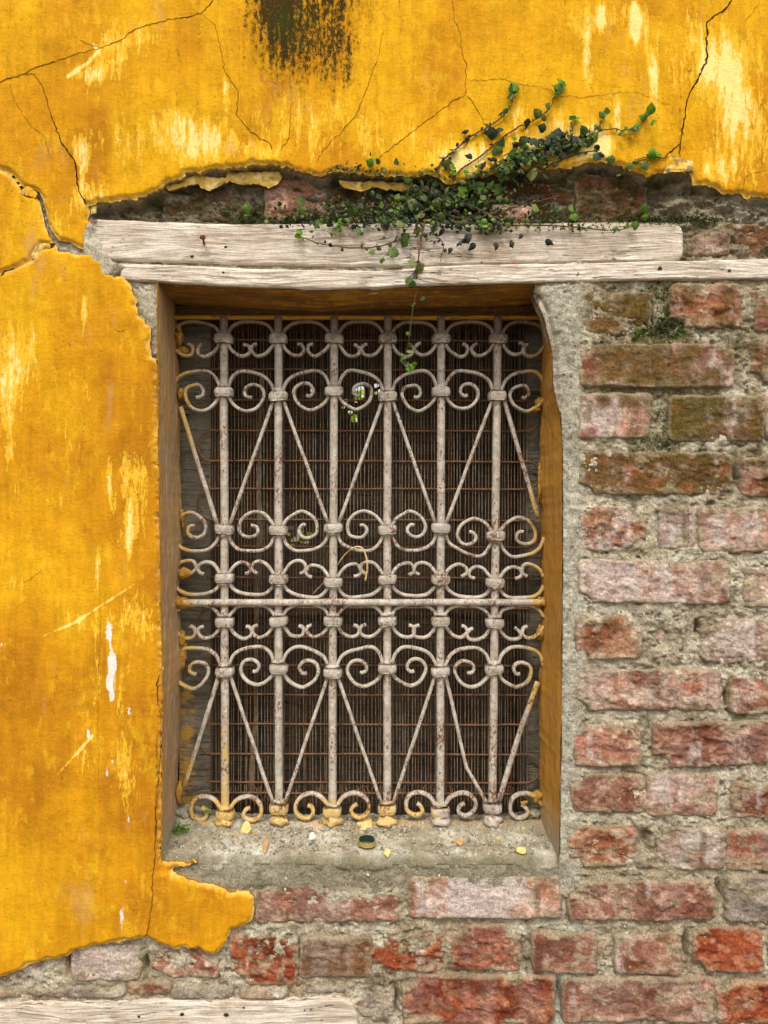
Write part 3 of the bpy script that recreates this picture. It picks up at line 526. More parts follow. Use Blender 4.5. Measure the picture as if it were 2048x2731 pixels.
# pieces of an older coat still clinging under the broken edge
def chip(poly, fd, col, seed, amp=1.4, name='plaster_chip', parent=None, mat=None, thick=16):
    P = rough_poly(poly, amp, 7, seed); xs = [p[0] for p in P]; ys = [p[1] for p in P]; c = 3.0
    X, Y = np.meshgrid(np.arange(min(xs)-8, max(xs)+9, c), np.arange(min(ys)-8, max(ys)+9, c)); sd_ = sdf(X, Y, P)+1.5*fbm(X, Y, 10, k=3)
    d = fd+3*fbm(X, Y, 40, k=seed % 9)+1.6*fbm(X, Y, 10, k=4)+2.5*sstep(-6, 0, sd_); C = lerp(lin(col), lin((236, 206, 130)), sstep(-.1, .4, fbm(X, Y, 26, 20, 4, k=5)))
    C = lerp(C, lin((120, 104, 66)), sstep(.05, .4, fbm(X, Y, 20, 16, 4, k=6, rough=.65))*.8); z = np.zeros_like(X)
    return sheet(name, X, Y, d, sd_, mat or MP, parent or wall, fd, {'col': C, 'cream': z+.05, 'white': z, 'grey': z+.1, 'mould': z+.02, 'green': z}, back=float(fd+thick), skirt={'col': lin((120, 104, 72))})
chip([(432,494),(470,488),(520,466),(600,474),(604,458),(745,458),(752,470),(738,492),(715,502),(690,490),(640,490),(612,480),(592,492),(560,507),(535,500),(528,488),(480,498),(450,508)], 22, (214,176,88), 3)
chip([(903,480),(940,482),(1100,487),(1132,502),(1060,507),(1000,500),(960,509),(915,497)], 20, (210,170,80), 4)
chip([(84,498),(66,494),(58,504),(52,514),(72,520),(92,526),(98,514)], -2, (226,160,40), 5)
chip([(92,650),(128,640),(134,660),(112,668),(94,688),(82,690),(86,668)], 4, (216,160,60), 6)
chip([(1776,420),(1790,414),(1850,430),(1852,456),(1790,458),(1770,462)], -1, (232,184,80), 7)
chip([(238,552),(258,548),(256,566),(240,574)], 14, (222,190,110), 8)

# ---------------------------------------------------------------- hairline cracks: thin dark ribbons laid on the plaster in place of carved grooves
def crack(pts, w0, w1, seed, mat=MCR, jit=3.0):
    r = np.random.default_rng(seed); P = []
    for i in range(len(pts)-1):
        a, b = np.array(pts[i], float), np.array(pts[i+1], float); n = max(2, int(np.hypot(*(b-a))/7))
        for j in range(n): P.append(a+(b-a)*j/n+(r.normal(0, jit*.45, 2) if (i+j) else 0))
    P.append(np.array(pts[-1], float)); P = np.array(P); N = len(P)
    T = np.gradient(P, axis=0); T /= np.linalg.norm(T, axis=1)[:, None]; nn = np.stack([-T[:, 1], T[:, 0]], 1)
    w = np.linspace(w0, w1, N)*(.55+.9*r.random(N)); w[0] = w[-1] = .2
    A = P+nn*w[:, None]/2; B = P-nn*w[:, None]/2
    dd = lambda q: plaster_depth(q[:, 0], q[:, 1])-2.0*0
    sdl = lambda q: dd(q)-1.0
    V = np.concatenate([O3(A[:, 0], A[:, 1], sdl(A), 0), O3(B[:, 0], B[:, 1], sdl(B), 0)])
    F = [[i, i+1, N+i+1, N+i] for i in range(N-1)]
    mk('crack', V, F, mat, plaster, smooth=False)
for k, (pts, a, b) in enumerate([
 ([(88,196),(112,225),(135,300),(160,370),(172,395),(195,420),(203,450),(204,490),(212,515),(232,545)], 1.5, 4.5),
 ([(574,-5),(560,20),(537,40),(500,50),(444,56),(400,70),(358,80),(320,112),(272,130),(240,122),(212,108)], 3, 2),
 ([(272,130),(210,145),(150,165),(99,179),(60,200),(20,212),(-10,222)], 2, 3.5),
 ([(99,198),(60,200)], 2, 2),([(25,222),(37,265),(80,333),(123,370),(131,420)], 1.4, 1.2),
 ([(537,40),(575,70),(590,130),(600,190),(636,247),(633,309),(667,352),(719,386),(747,441)], 1.2, 3),
 ([(778,272),(774,330),(772,370),(750,400),(747,441)], 1.4, 2.4),([(1024,80),(1005,160),(988,210),(951,309),(905,360),(858,407),(833,466)], 1.1, 2.2),
 ([(1206,-5),(1212,50),(1228,93),(1232,140),(1243,173),(1241,253)], 1.6, 2),([(1241,253),(1200,275),(1147,312),(1098,352),(1060,385),(1024,410),(985,450)], 2.6, 1.8),
 ([(1241,253),(1262,275),(1278,300),(1296,336)], 2, 2),([(1243,213),(1290,215),(1339,211),(1370,222),(1456,238),(1500,260),(1560,262),(1640,250),(1700,250),(1760,275),(1800,285)], 1.6, 1),
 ([(1956,-5),(1931,28),(1900,45),(1885,59),(1886,95),(1884,130),(1882,167),(1865,200),(1851,228),(1838,250),(1832,272),(1823,333),(1814,383),(1780,410)], 4.5, 4),
 ([(1814,383),(1812,420),(1810,446)], 3, 4),([(1980,500),(1990,470),(2020,458),(2060,450)], 1.6, 1.4),
 ([(425,1800),(418,1825),(419,1862),(424,1890)], 4, 1.5),([(424,1890),(429,1934),(427,2006),(421,2068),(424,2100),(414,2169),(416,2200),(412,2274),(407,2360),(408,2390),(395,2472),(388,2502)], 1.6, 3.4),
 ([(417,1960),(420,2068),(417,2130),(413,2180),(418,2240)], 1.4, 2),([(0,735),(15,725),(40,714)], 4, 4),([(300,880),(308,875),(312,885),(330,880),(322,889)], 1.6, 1.8),
 ([(60,1560),(110,1520)], 1.2, 1.2),([(1985,60),(2010,30),(2030,-5)], 1.2, 1.2),([(265,1500),(268,1700),(262,1900),(266,2100)], .8, .8)]):
    crack(pts, a*(.62 if a < 4 else .9), b*(.62 if b < 4 else .9), 40+k, MCRD if max(a, b) >= 4 else MCR)

# ---------------------------------------------------------------- reveals of the opening
def reveal(name, front, back, fd, bd, mat, sgn, seed, dust0, nv=44, edge=None, top=None):
    ys = np.arange(front[0][1], front[-1][1]+.1, 5.0); n = len(ys)
    fx = np.interp(ys, [p[1] for p in front], [p[0] for p in front])+1.2*fbm(ys, ys*0, 22, k=seed)
    rows = []
    # apparent y at the back is pulled towards the eye level so that the surface is level, not a funnel
    bx_y = np.array([p[1] for p in back]); bx_x = np.array([p[0] for p in back])
    V = []; dust = []; ed = []
    for j in range(nv):
        t = j/(nv-1); d = fd+(bd-fd)*t
        zz = (1365.5-ys)*(D+fd)/D                       # world height of the row, constant through the wall
        yb = 1365.5-zz*D/(D+bd); xb = np.interp(yb, bx_y, bx_x)+2.0*fbm(yb, yb*0+3, 14, k=seed+2, o=4)
        xf = (fx-1024)*(D+fd)/D; xw = (xb-1024)*(D+bd)/D
        bow = 5*math.sin(math.pi*min(1, t*1.0))*.5
        x = xf+(xw-xf)*t+sgn*(2.5*fbm(ys, ys*0+d*1.5, 60, 40, 3, k=seed+4)+1.*fbm(ys, ys*0+d, 14, 12, 3, k=seed+5))
        if t < .12: x = x+sgn*(-6)*(1-t/.12)**2*0
        V.append(np.stack([x*S, np.full(n, d*S), zz*S+EYE], -1)); dust.append(dust0(ys, t)); ed.append(np.full(n, edge(t) if edge else 0.)+(.6*blob(ys, ys*0, 2330, 0, 30, 1)))
    V = np.stack(V); # return flange behind
    Vb = V[-1].copy(); Vb[:, 0] -= sgn*60*S*-1*-1*(-1); 
    Vb = V[-1].copy(); Vb[:, 0] += -sgn*50*S; V = np.concatenate([V, Vb[None]]); dust.append(dust[-1]); ed.append(ed[-1])
    F = gridfaces(nv+1, n)
    return mk(name, V.reshape(-1, 3), F, mat, wall, {'dust': np.array(dust).ravel(), 'edge': np.array(ed).ravel()})
LFR = [(418,748),(420,960),(423,1300),(426,1500),(430,1700),(433,1850),(431,1960),(430,2150),(429,2300),(432,2320)]
LBK = [(470,780),(474,900),(478,1000),(482,1130),(480,1250),(488,1380),(487,1500),(478,1560),(480,1640),(492,1760),(484,1830),(478,1950),(474,2060),(476,2120),(478,2220)]
RFR = [(1423,790),(1445,837),(1459,887),(1472,934),(1474,1024),(1484,1071),(1494,1106),(1499,1188),(1500,1500),(1498,1750),(1495,2000),(1492,2250),(1490,2320)]
RBK = [(1440,780),(1444,840),(1447,934),(1441,1024),(1441,1130),(1436,1247),(1433,1300),(1442,1364),(1441,1500),(1443,1620),(1437,1760),(1434,1840),(1438,1980),(1440,2090),(1436,2150),(1438,2220)]
reveal('painted_reveal', LFR, LBK, 4, 222, MRL, 1, 2, lambda y, t: np.clip(sstep(2180, 2290, y)*.9+.25*sstep(1000, 1700, y)*t+.1, 0, 1), edge=lambda t: .95*(1-min(1, t/.16))+.75*max(0, (t-.88)/.12))
RFR[0] = (1423, 745)
reveal('painted_reveal', RFR, RBK, 9, 222, MRR, -1, 5, lambda y, t: np.clip(sstep(2150, 2280, y)*.9+.05, 0, 1), edge=lambda t: .35*max(0, (t-.88)/.12))
# sill
def sill():
    xs = np.arange(410, 1512, 4.0); prof = []
    # (depth, world height below eye) of the profile
    zf = 928.; zb = 910.
    for d in np.arange(262, 40, -5): prof.append((d, zb+(zf-zb)*(262-d)/222+(-8)*math.exp(-((d-200)/30)**2)))
    for a in np.linspace(0, 1, 12): prof.append((40-26*math.sin(a*math.pi/2), zf+0+26*(1-math.cos(a*math.pi/2))))
    for q in np.linspace(4, 34, 8): prof.append((14+q*.35, zf+26+q))
    prof = np.array(prof); n = len(prof); V = np.zeros((n, len(xs), 3)); C = np.zeros((n, len(xs), 3))
    for i, (d, z) in enumerate(prof):
        f = (D+min(d, 222))/D; x = (xs-1024)*1.0*(1.01 if d < 200 else 1.0)
        up = 6*fbm(xs, xs*0+d*1.2+z, 90, 60, 4, k=4)+5*fbm(xs, xs*0+d+z, 16, 14, 4, k=5, rough=.65)
        corner = 10*sstep(560, 440, xs)*sstep(60, 220, d)+9*sstep(1360, 1480, xs)*sstep(60, 220, d)+12*sstep(650, 470, xs)*sstep(150, 230, d)
        up = up+corner; front = sstep(45, 16, d)
        V[i, :, 0] = x*S; V[i, :, 1] = (d-up*front*.9)*S; V[i, :, 2] = -(z-up*(1-front))*S+EYE
        n1 = fbm(xs, xs*0+d+z, 90, 60, 4, k=8); n2 = fbm(xs, xs*0+d+z, 24, 20, 4, k=9, rough=.65)
        c = lerp(lin((198, 188, 164)), lin((166, 154, 126)), sstep(-.3, .35, n1+.5*n2)); c = lerp(c, lin((214, 206, 186)), sstep(0, .4, n2-n1+.7*blob(xs, xs*0+d, 1000, 40, 350, 30)-.1)*.7)
        c = lerp(c, lin((196, 150, 78)), sstep(.1, .45, n2+.7*blob(xs, xs*0+d, 1020, 190, 420, 26)+.4*blob(xs, xs*0+d, 620, 150, 90, 60)-.25)*.55); c = lerp(c, lin((118, 110, 82)), front*sstep(-.2, .3, n1+.2)*.7)
        C[i] = c
    mk('cement_sill', V.reshape(-1, 3), gridfaces(n, len(xs))[:, ::-1], MC, wall, {'col': C.reshape(-1, 3)})
sill()
# smears of the wall colour at the two lower corners of the opening
def smear(pts, fd, seed, col=(206,150,50)):
    return chip(pts, fd, col, seed, 1.0, 'plaster_chip', None, None, 8)
# ---------------------------------------------------------------- timber
def timber(name, xs, top, bot, df, db, mat, seed, amp=1.8, parent=None, attr=None, ends=(8, 8), slope=0.):
    """beam along x: wavy top and bottom outline, worn arrises, all six sides"""
    n = len(xs); ty = np.interp(xs, *zip(*top))+amp*fbm(xs, xs*0+seed, 60, k=seed)+.5*amp*fbm(xs, xs*0+seed, 12, k=seed+1); by = np.interp(xs, *zip(*bot))+amp*fbm(xs, xs*0+seed+9, 60, k=seed+2)+.5*amp*fbm(xs, xs*0+9, 12, k=seed+3)
    f = (D+df)/D; loops = []
    for u in np.linspace(0, 1, 26): loops.append(('f', u))
    for u in np.linspace(.04, 1, 16): loops.append(('b', u))
    for u in np.linspace(0, 1, 6)[1:]: loops.append(('k', u))
    for u in np.linspace(0, 1, 12)[1:-1]: loops.append(('t', u))
    V = np.zeros((len(loops), n, 3)); PX = np.zeros((len(loops), n)); PY = np.zeros((len(loops), n)); xr = np.arange(n)/(n-1)
    endr = np.minimum(1, np.minimum((xs-xs[0])/ends[0], (xs[-1]-xs)/ends[1])); shrink = 1-np.sqrt(np.clip(1-(1-endr)**2, 0, 1)); 
    for i, (s_, u) in enumerate(loops):
        if s_ == 'f':
            y = ty+(by-ty)*u; e = min(u, 1-u)*(by-ty); d = df+5*np.clip(1-e/6, 0, 1)**2+2.2*fbm(xs, y, 110, 30, 4, k=seed+1)+1.4*fbm(xs, y, 60, 5, 3, k=seed+2)
        elif s_ == 'b': y = by+slope*u; d = df+5+(db-df-5)*u+0*xs; y = y+2*fbm(xs, d, 80, 14, 3, k=seed)+1.2*fbm(xs, d, 90, 5, 3, k=seed+4)
        elif s_ == 'k': y = by+slope+(ty-by-slope)*u; d = db+0*xs
        else: y = ty+0*xs+1.5*fbm(xs, xs*0+u*db, 60, 10, 3, k=seed+5); d = db+(df+5-db)*u+0*xs
        mid = (ty+by)/2; y = y+(mid-y)*shrink*.2+shrink*3*fbm(y, y, 14, k=3); d = d+(shrink)*7*(1 if s_ == 'f' else 0)
        xx = xs+ (1-endr)*0
        V[i, :, 0] = (xx-1024)*f*S; V[i, :, 1] = d*S; V[i, :, 2] = (1365.5-y)*f*S+EYE; PX[i] = xs; PY[i] = y
    N = len(loops); F = gridfaces(N, n)[:, ::-1].tolist()
    for j in range(n-1): F.append([(N-1)*n+j, j, j+1, (N-1)*n+j+1][::-1])
    F.append([i*n for i in range(N)]); F.append([i*n+n-1 for i in range(N)][::-1])
    at = {k: fn(PX, PY).ravel() for k, fn in (attr or {}).items()}
    for k in ('ochre', 'rust', 'dirt_dark'):
        if k not in at: at[k] = np.zeros(PX.size)
    return mk(name, V.reshape(-1, 3), F, mat, parent, at)
xsu = np.arange(236, 1828, 4.0)
beam = timber('wooden_beam', xsu, [(236,592),(256,583),(400,590),(640,597),(900,594),(1200,594),(1500,592),(1783,591),(1812,600),(1828,622)], [(236,660),(270,684),(302,694),(600,703),(900,712),(1100,710),(1300,704),(1500,700),(1789,697),(1815,690),(1828,672)], 12, 190, MW1, 3,
    attr={'ochre': lambda x, y: .45*blob(x, y, 1380, 700, 110, 12)+.2*blob(x, y, 1120, 700, 60, 8), 'rust': lambda x, y: .75*blob(x, y, 544, 650, 7, 26)+.45*blob(x, y, 1560, 650, 16, 60), 'dirt_dark': lambda x, y: .55*sstep(300, 245, x)+.55*blob(x, y, 1000, 592, 800, 12)+.3*blob(x, y, 700, 700, 500, 8)+.35*blob(x, y, 1805, 650, 14, 50)+.25*blob(x, y, 1500, 690, 200, 10)})
tag(beam, 'weathered pale grey upper lintel beam with a rusty nail, overgrown by the creeper', 'beam')
xsl = np.arange(318, 2230, 4.0)
bat = timber('wooden_beam', xsl, [(318,704),(420,704),(700,717),(1000,722),(1090,716),(1150,709),(1300,704),(1500,702),(2048,689),(2230,686)], [(318,745),(365,750),(700,766),(850,772),(1000,768),(1200,758),(1500,752),(1700,746),(2100,742),(2230,742)], 7, 190, MW1, 5,
    attr={'ochre': lambda x, y: .5*blob(x, y, 1350, 738, 120, 18)+.9*sstep(760, 776, y+(x > 1500)*14-(np.abs(x-850) > 300)*-8)*0, 'rust': lambda x, y: .5*blob(x, y, 1545, 722, 26, 20), 'dirt_dark': lambda x, y: .3*blob(x, y, 1330, 752, 200, 6)+.3*blob(x, y, 1540, 735, 60, 8)+.3*blob(x, y, 1780, 716, 20, 10)+.22*blob(x, y, 700, 722, 600, 6)})
tag(bat, 'long thin weathered lower lintel batten running from the window head to the right edge', 'beam')
low = timber('wooden_beam', np.arange(-160, 958, 4.0), [(-160,2690),(60,2676),(300,2672),(560,2672),(760,2668),(905,2660),(940,2680),(958,2720)], [(-160,2800),(300,2800),(900,2795),(958,2780)], 9, 150, MW1, 8, amp=3,
    attr={'rust': lambda x, y: .3*blob(x, y, 700, 2668, 200, 8)+.3*blob(x, y, 600, 2710, 12, 6), 'dirt_dark': lambda x, y: .35*blob(x, y, 200, 2675, 300, 10)})
tag(low, 'pale weathered beam with a knot at the bottom left, set under the lowest bricks', 'beam')
# knots and nail holes
def disc(px, py, r, d, ry=None, n=12, seed=1):
    rr = np.random.default_rng(seed); V = [W3(px, py, d-1.5)]; 
    for i in range(n):
        a = 2*math.pi*i/n; k = .75+.5*rr.random(); V.append(W3(px+r*k*math.cos(a), py+(ry or r)*k*math.sin(a), d-.6))
    return np.array(V), [[0, 1+(i+1) % n, 1+i] for i in range(n)]
MKN = simple('knot_wood', (70, 46, 32), (44, 32, 24), 5, .9)
for o, lst in ((beam, [(602,659,4),(512,684,5),(866,688,4),(1285,700,3),(1330,606,4)]), (bat, [(596,727,3.5),(1945,722,4.5),(1760,716,7)]), (low, [(486,2706,6),(603,2707,7),(812,2694,3),(650,2688,4),(370,2712,4)])):
    for k, (x, y, r) in enumerate(lst):
        V, F = disc(x, y, r, 12 if o is beam else (7 if o is bat else 9), r*.8, seed=k); mk('nail_hole', V, F, MKN, o)
V, F = sweep(W3(np.array([541., 541.5, 545]), np.array([634., 637, 652]), np.array([-14., 0, 12])), 2.6*S, 2.6*S, 8); V2, F2 = lump(W3(540, 633, -13), (8*S, 3.5*S, 6.5*S), 3, 6, 10, .12)
V, F = join([(V, F), (V2, F2)]); mk('nail', V, F, MNAIL, beam)
# lining of the opening's head
fr = thing('window_frame', 'grey weathered wooden window frame set deep in the opening behind the iron grille', 'window frame', tuple(W3(960, 2200, 250)))
def fbar(name, x0, x1, y0, y1, d0, d1, mat, seed, nx=None, attr=None):
    xs = np.linspace(x0, x1, max(3, int((x1-x0)/8))); return timber(name, xs, [(x0, y0), (x1, y0)], [(x0, y1), (x1, y1)], d0, d1, mat, seed, amp=1.2, parent=fr, attr=attr)
def obox(name, px0, px1, py0, py1, d0, d1, mat, parent, amp=1.5, attr=None, seed=1):   # apparent rectangle on its front plane, real box behind it
    xs = np.linspace(px0, px1, max(3, int((px1-px0)/6))); ys = np.linspace(py0, py1, max(3, int((py1-py0)/6))); X, Y = np.meshgrid(xs, ys)
    d = d0+amp*fbm(X, Y, 12, 90, 4, k=seed); fV = O3(X, Y, d, d0); ny, nx = X.shape; f = (D+d0)/D
    Fs = gridfaces(ny, nx).tolist(); i = np.arange(ny*nx).reshape(ny, nx); rim = np.concatenate([i[0, :], i[1:, -1], i[-1, -2::-1], i[-2:0:-1, 0]])
    bV = fV.reshape(-1, 3)[rim].copy(); bV[:, 1] = d1*S; n0 = ny*nx; m = len(rim)
    Fs += [[int(rim[j]), int(rim[(j+1) % m]), n0+(j+1) % m, n0+j] for j in range(m)]; Fs.append([n0+j for j in range(m)])
    px = np.concatenate([X.ravel(), X.ravel()[rim]]); py = np.concatenate([Y.ravel(), Y.ravel()[rim]])
    at = {k: fn(px, py) for k, fn in (attr or {}).items()}
    for k in ('ochre', 'rust', 'dirt_dark'):
        if k not in at: at[k] = np.zeros(len(px))
    return mk(name, np.concatenate([fV.reshape(-1, 3), bV]), Fs, mat, parent, at, smooth=False)
obox('jamb', 478, 562, 800, 2200, 262, 400, MJ, fr, attr={'ochre': lambda x, y: .62*sstep(1680, 1900, y)*sstep(560, 500, x)}, seed=3)
obox('jamb', 1402, 1460, 800, 2200, 262, 400, MJ, fr, seed=4, attr={'ochre': lambda x, y: .3*sstep(1900, 2100, y)})
# one deep board lines the soffit, then a board coloured dark for the slot's shade, then a painted ledge
obox('head_board', 400, 1470, 815, 842, 200, 420, MW2, fr, attr={'dirt_dark': lambda x, y: .8+0*x}, seed=5)  # whole board darkened: the shade of the slot put into its colour
led = []
xs_ = np.arange(462, 1446, 8.0); V, F = sweep(W3(xs_, 848+1.2*fbm(xs_, xs_*0, 60, k=2)+(xs_-950)*0.001, np.full(len(xs_), 196.)), 6.5*S, 8*S, 8, .6)
o = mk('head_ledge', V, F, MW2, fr, {'ochre': np.full(len(V), .75), 'rust': np.zeros(len(V)), 'dirt_dark': np.zeros(len(V))})
sof = thing
# painted underside of the opening: board nailed under the batten
xs_ = np.arange(424, 1450, 8.0); dd_ = np.arange(14, 200, 5.0); X, Dd = np.meshgrid(xs_, dd_); zt = np.interp(X, [424, 850, 1200, 1450], [750, 771, 757, 750])
Zw = (1365.5-zt)*1.004-4-6*(Dd/190)+1.5*fbm(X, Dd, 120, 16, 4, k=6)+1.2*fbm(X, Dd, 90, 5, 3, k=7)
Xw = (X-1024)*(1+.05*Dd/190*0+.0)+0
V = np.stack([Xw*1.01*S, Dd*S, Zw*S+EYE], -1); n_ = X.size
mk('soffit_board', V.reshape(-1, 3), gridfaces(len(dd_), len(xs_)), MW2, fr, {'ochre': (.2+.3*fbm(X, Dd, 160, 40, 3, k=8)+.25*(X > 700)).ravel(), 'rust': np.zeros(n_), 'dirt_dark': (.35*blob(X, Dd, 1430, 60, 90, 80)+.3*blob(X, Dd, 440, 100, 60, 90)).ravel()})  # darker patches near the two ends of the board

# ---------------------------------------------------------------- shutter with holes, yard beyond
sh = thing('wooden_shutter', 'dark closed plank shutter behind the wire mesh, with small holes letting daylight through', 'shutter', tuple(W3(960, 2200, 420)))
HOLES = [(957,1047,17,20),(950,1062,9,12),(905,1040,5,5),(925,1068,5,5),(1003,1028,7,6),(1002,1048,6,5),(945,1115,9,12),(935,1100,6,5),(915,1085,4,4),(1012,1042,4,4),(830,1040,4,5),(800,1425,9,14),(775,1408,8,5),(770,1425,7,4),(786,1440,12,7),(812,1446,12,5),(824,1428,9,7),(780,1455,6,5)]
edges = [440, 600, 752, 905, 1062, 1215, 1370, 1480]
for i in range(len(edges)-1):
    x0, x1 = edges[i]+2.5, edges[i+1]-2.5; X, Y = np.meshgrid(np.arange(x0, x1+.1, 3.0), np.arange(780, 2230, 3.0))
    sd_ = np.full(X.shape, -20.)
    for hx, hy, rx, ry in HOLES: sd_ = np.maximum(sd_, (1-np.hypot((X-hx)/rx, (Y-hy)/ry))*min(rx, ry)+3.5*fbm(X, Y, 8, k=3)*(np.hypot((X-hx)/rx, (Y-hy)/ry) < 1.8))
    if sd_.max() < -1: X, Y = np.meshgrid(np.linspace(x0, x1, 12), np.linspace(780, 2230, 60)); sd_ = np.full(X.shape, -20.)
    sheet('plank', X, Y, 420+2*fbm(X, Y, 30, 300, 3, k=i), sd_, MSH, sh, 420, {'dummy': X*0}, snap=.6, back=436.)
for ex in edges[1:-1]: obox('light_block_strip', ex-11, ex+6, 780, 2230, 440, 450, MSH, sh)  # unseen strips added behind the plank gaps to block light
obox('backing_strip', 590, 612, 780, 2230, 408, 418, MSH, sh); obox('backing_strip', 1052, 1072, 780, 2230, 408, 418, MSH, sh); obox('backing_strip', 440, 1480, 1585, 1640, 408, 418, MSH, sh)

# ---------------------------------------------------------------- woven wire mesh
wm = thing('wire_mesh', 'rusty woven wire mesh panel stretched behind the painted grille', 'wire mesh', tuple(W3(980, 2180, 240)))
def tube(name, pts, r, mat, parent, ns=6, wob=.2, seed=0, n=4, attrs=None, smooth_n=None):
    V, F = sweep(pts, r, r, ns, 1, wob, seed); return mk(name, V, F, mat, parent, attrs)
MD = 246.
r = np.random.default_rng(5); x = 566.; k = 0
while x < 1408:
    ys = np.arange(842, 2192, 34.0); lean = r.normal(0, 2.0)
    P = W3(x+lean*(ys-1500)/700+1.0*fbm(ys, ys*0+k*3, 120, k=k % 9), ys, MD-3*np.cos(np.arange(len(ys))*math.pi+k*math.pi))
    if not (760 < x < 768): tube('vertical_wire', P, 1.4*S, MWI if r.random() < .7 else MRU, wm, 5, .1, k)
    x += 8.6+r.normal(0, .7)+(4 if r.random() < .04 else 0); k += 1
HY = [908,987,1068,1149,1230,1304,1387,1459,1540,1621,1699,1775,1853,1932,2011,2087,2116]
for k, y in enumerate(HY):
    xs_ = np.arange(552, 1414, 4.8); y_ = y+2.0*fbm(xs_, xs_*0+k*9, 200, k=k)+(xs_-980)*.004
    V, F = sweep(W3(xs_, y_+1.2*np.sin(xs_*.65), np.full(len(xs_), MD-5)), 2.5*S*(1+.22*np.sin(xs_*1.31)), 3.2*S, 6, 1, .3, k); mk('horizontal_wire', V, F, MRU, wm)
def loop(x, y0, y1, s_, seed):
    a = np.linspace(-math.pi/2, math.pi/2, 14); R = (y1-y0)/2
    P = W3(x+s_*R*.95*np.cos(a)+0, (y0+y1)/2+R*np.sin(a), np.full(14, MD-5.)); P = np.concatenate([W3(x-s_*20, y0, MD-5)[None], P, W3(x-s_*20, y1, MD-5)[None]]); V, F = sweep(P, 3.2*S, 3.2*S, 6, 1, .3, seed); mk('side_loop', V, F, MRU, wm)
for a, b in ((1149,1230),(1304,1387),(1621,1699),(1932,2011)): loop(566, a, b, -1, a)
for a, b in ((1068,1149),(1230,1304),(1387,1459),(2011,2087)): loop(1404, a, b, 1, a)
for a in range(70):      # frayed lower ends of the mesh
    x = r.uniform(570, 1405); y = r.uniform(2088, 2110); P = W3(np.array([x, x+r.normal(0, 3), x+r.normal(0, 7)]), np.array([y, y+r.uniform(8, 20), y+r.uniform(24, 46)]), np.array([MD, MD-r.uniform(0, 12), MD-r.uniform(0, 22)])); tube('frayed_wire', P, 1.6*S, MRU, wm, 4, .1, a)

# ---------------------------------------------------------------- iron grille
gr = thing('window_grille', 'cream painted wrought iron window grille with scrolls, rusting in spots', 'grille', tuple(W3(960, 2185, 196)))
GD = 192.; GF = (D+GD)/D
BX = lambda i, y: np.interp(y, [870, 2160], [[448,597,742,891,1034,1176,1328,1465][i], [452,601,744,886,1032,1174,1313,1458][i]])
K = 1.2345
ROWA = [733*K]*8; ROWB = [v*K for v in (853,848,857,846,857,847,856,848)]; ROWC = [v*K for v in (1143,1143,1145,1140,1144,1140,1157,1150)]; ROWD = [v*K for v in (1248,1248,1250,1257,1251,1251,1258,1255)]
ROWE = [v*K for v in (1343,1343,1341,1341,1341,1341,1345,1343)]; ROWF = [v*K for v in (1447,1450,1443,1453,1443,1450,1445,1447)]; ROWG = [v*K for v in (1752,1758,1745,1752,1746,1752,1743,1752)]
def gattr(V):
    px = V[:, 0]/S*D/(D+GD)+1024; py = 1365.5-(V[:, 2]-EYE)/S*D/(D+GD)
    yel = .75*sstep(555, 500, px)+.75*sstep(1380, 1425, px)+.5*sstep(2060, 2170, py)*sstep(1260, 1100, px)+.2*sstep(2090, 2160, py)+.62*blob(px, py, 601, 2000, 20, 160)+.28*blob(px, py, 601, 1400, 30, 60)+.3*blob(px, py, 1334, 1010, 8, 120)+.2*blob(px, py, 1320, 1290, 10, 30)
    top_tone = .75*sstep(960, 860, py)+.15  # even tone all over, darker towards the top of the bars
    return {'yel': yel, 'top_tone': top_tone}
def gpart(name, P2, hw, hd, ns=8, sq=.7, wob=.10, seed=0, dd=0.):
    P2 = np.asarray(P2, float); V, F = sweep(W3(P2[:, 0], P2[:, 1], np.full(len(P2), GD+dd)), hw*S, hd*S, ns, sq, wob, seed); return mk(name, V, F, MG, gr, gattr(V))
for i in range(1, 7):
    ys = np.arange(846, 2190, 9.0); P = np.stack([BX(i, ys)+1.6*fbm(ys, ys*0+i*5, 300, k=i), ys], 1); gpart('bar', P, 11.9, 11.9, 12, 1, .05, i)
ys = np.arange(470, 1452, 7.0); P = np.stack([ys, 1606+1.5*fbm(ys, ys*0, 150, k=3)-(ys-950)*.001], 1); gpart('rail', P, 9.5, 16, 10, .55, .08, 2, -4)
MIR = lambda pts, sx, sy: [(x*sx, y*sy) for x, y in pts]
HK = [(11,11),(21,27),(34,39),(51,44),(65,38),(70,26),(65,16),(55,12)]
SP = [(11,10),(24,29),(41,42),(61,48),(82,40),(97,24),(103,5),(97,-12),(82,-20),(65,-19),(55,-8),(55,4),(63,12),(72,11)]
SG = [(13,-17),(30,-39),(57,-49),(82,-42),(96,-22),(94,0),(77,15),(60,13),(50,2),(54,-12),(66,-19)]
sr = np.random.default_rng(3)
def clipx(P): 
    m = (P[:, 0] > 468) & (P[:, 0] < 1452); return P[m]
def scroll(shape, i, row, s_, fy, hw=4.6, seed=0):
    x0 = float(BX(i, row[i])); y0 = row[i]; j = 1+sr.normal(0, .025); r2 = sr.normal(0, .03)
    pts = np.array([(x0+s_*(x+sr.normal(0, .8))*j, y0+fy*((y+sr.normal(0, .8))*j+x*r2)) for x, y in shape]); P = clipx(catmull(pts, 5))
    if len(P) < 5: return
    N = len(P); w = np.full(N, hw); V, F = sweep(W3(P[:, 0], P[:, 1], GD+np.linspace(-2, 3, N)), w*1.05*S, 8.5*S, 8, .4, .12, i+int(y0)); mk('scroll', V, F, MG, gr, gattr(V))
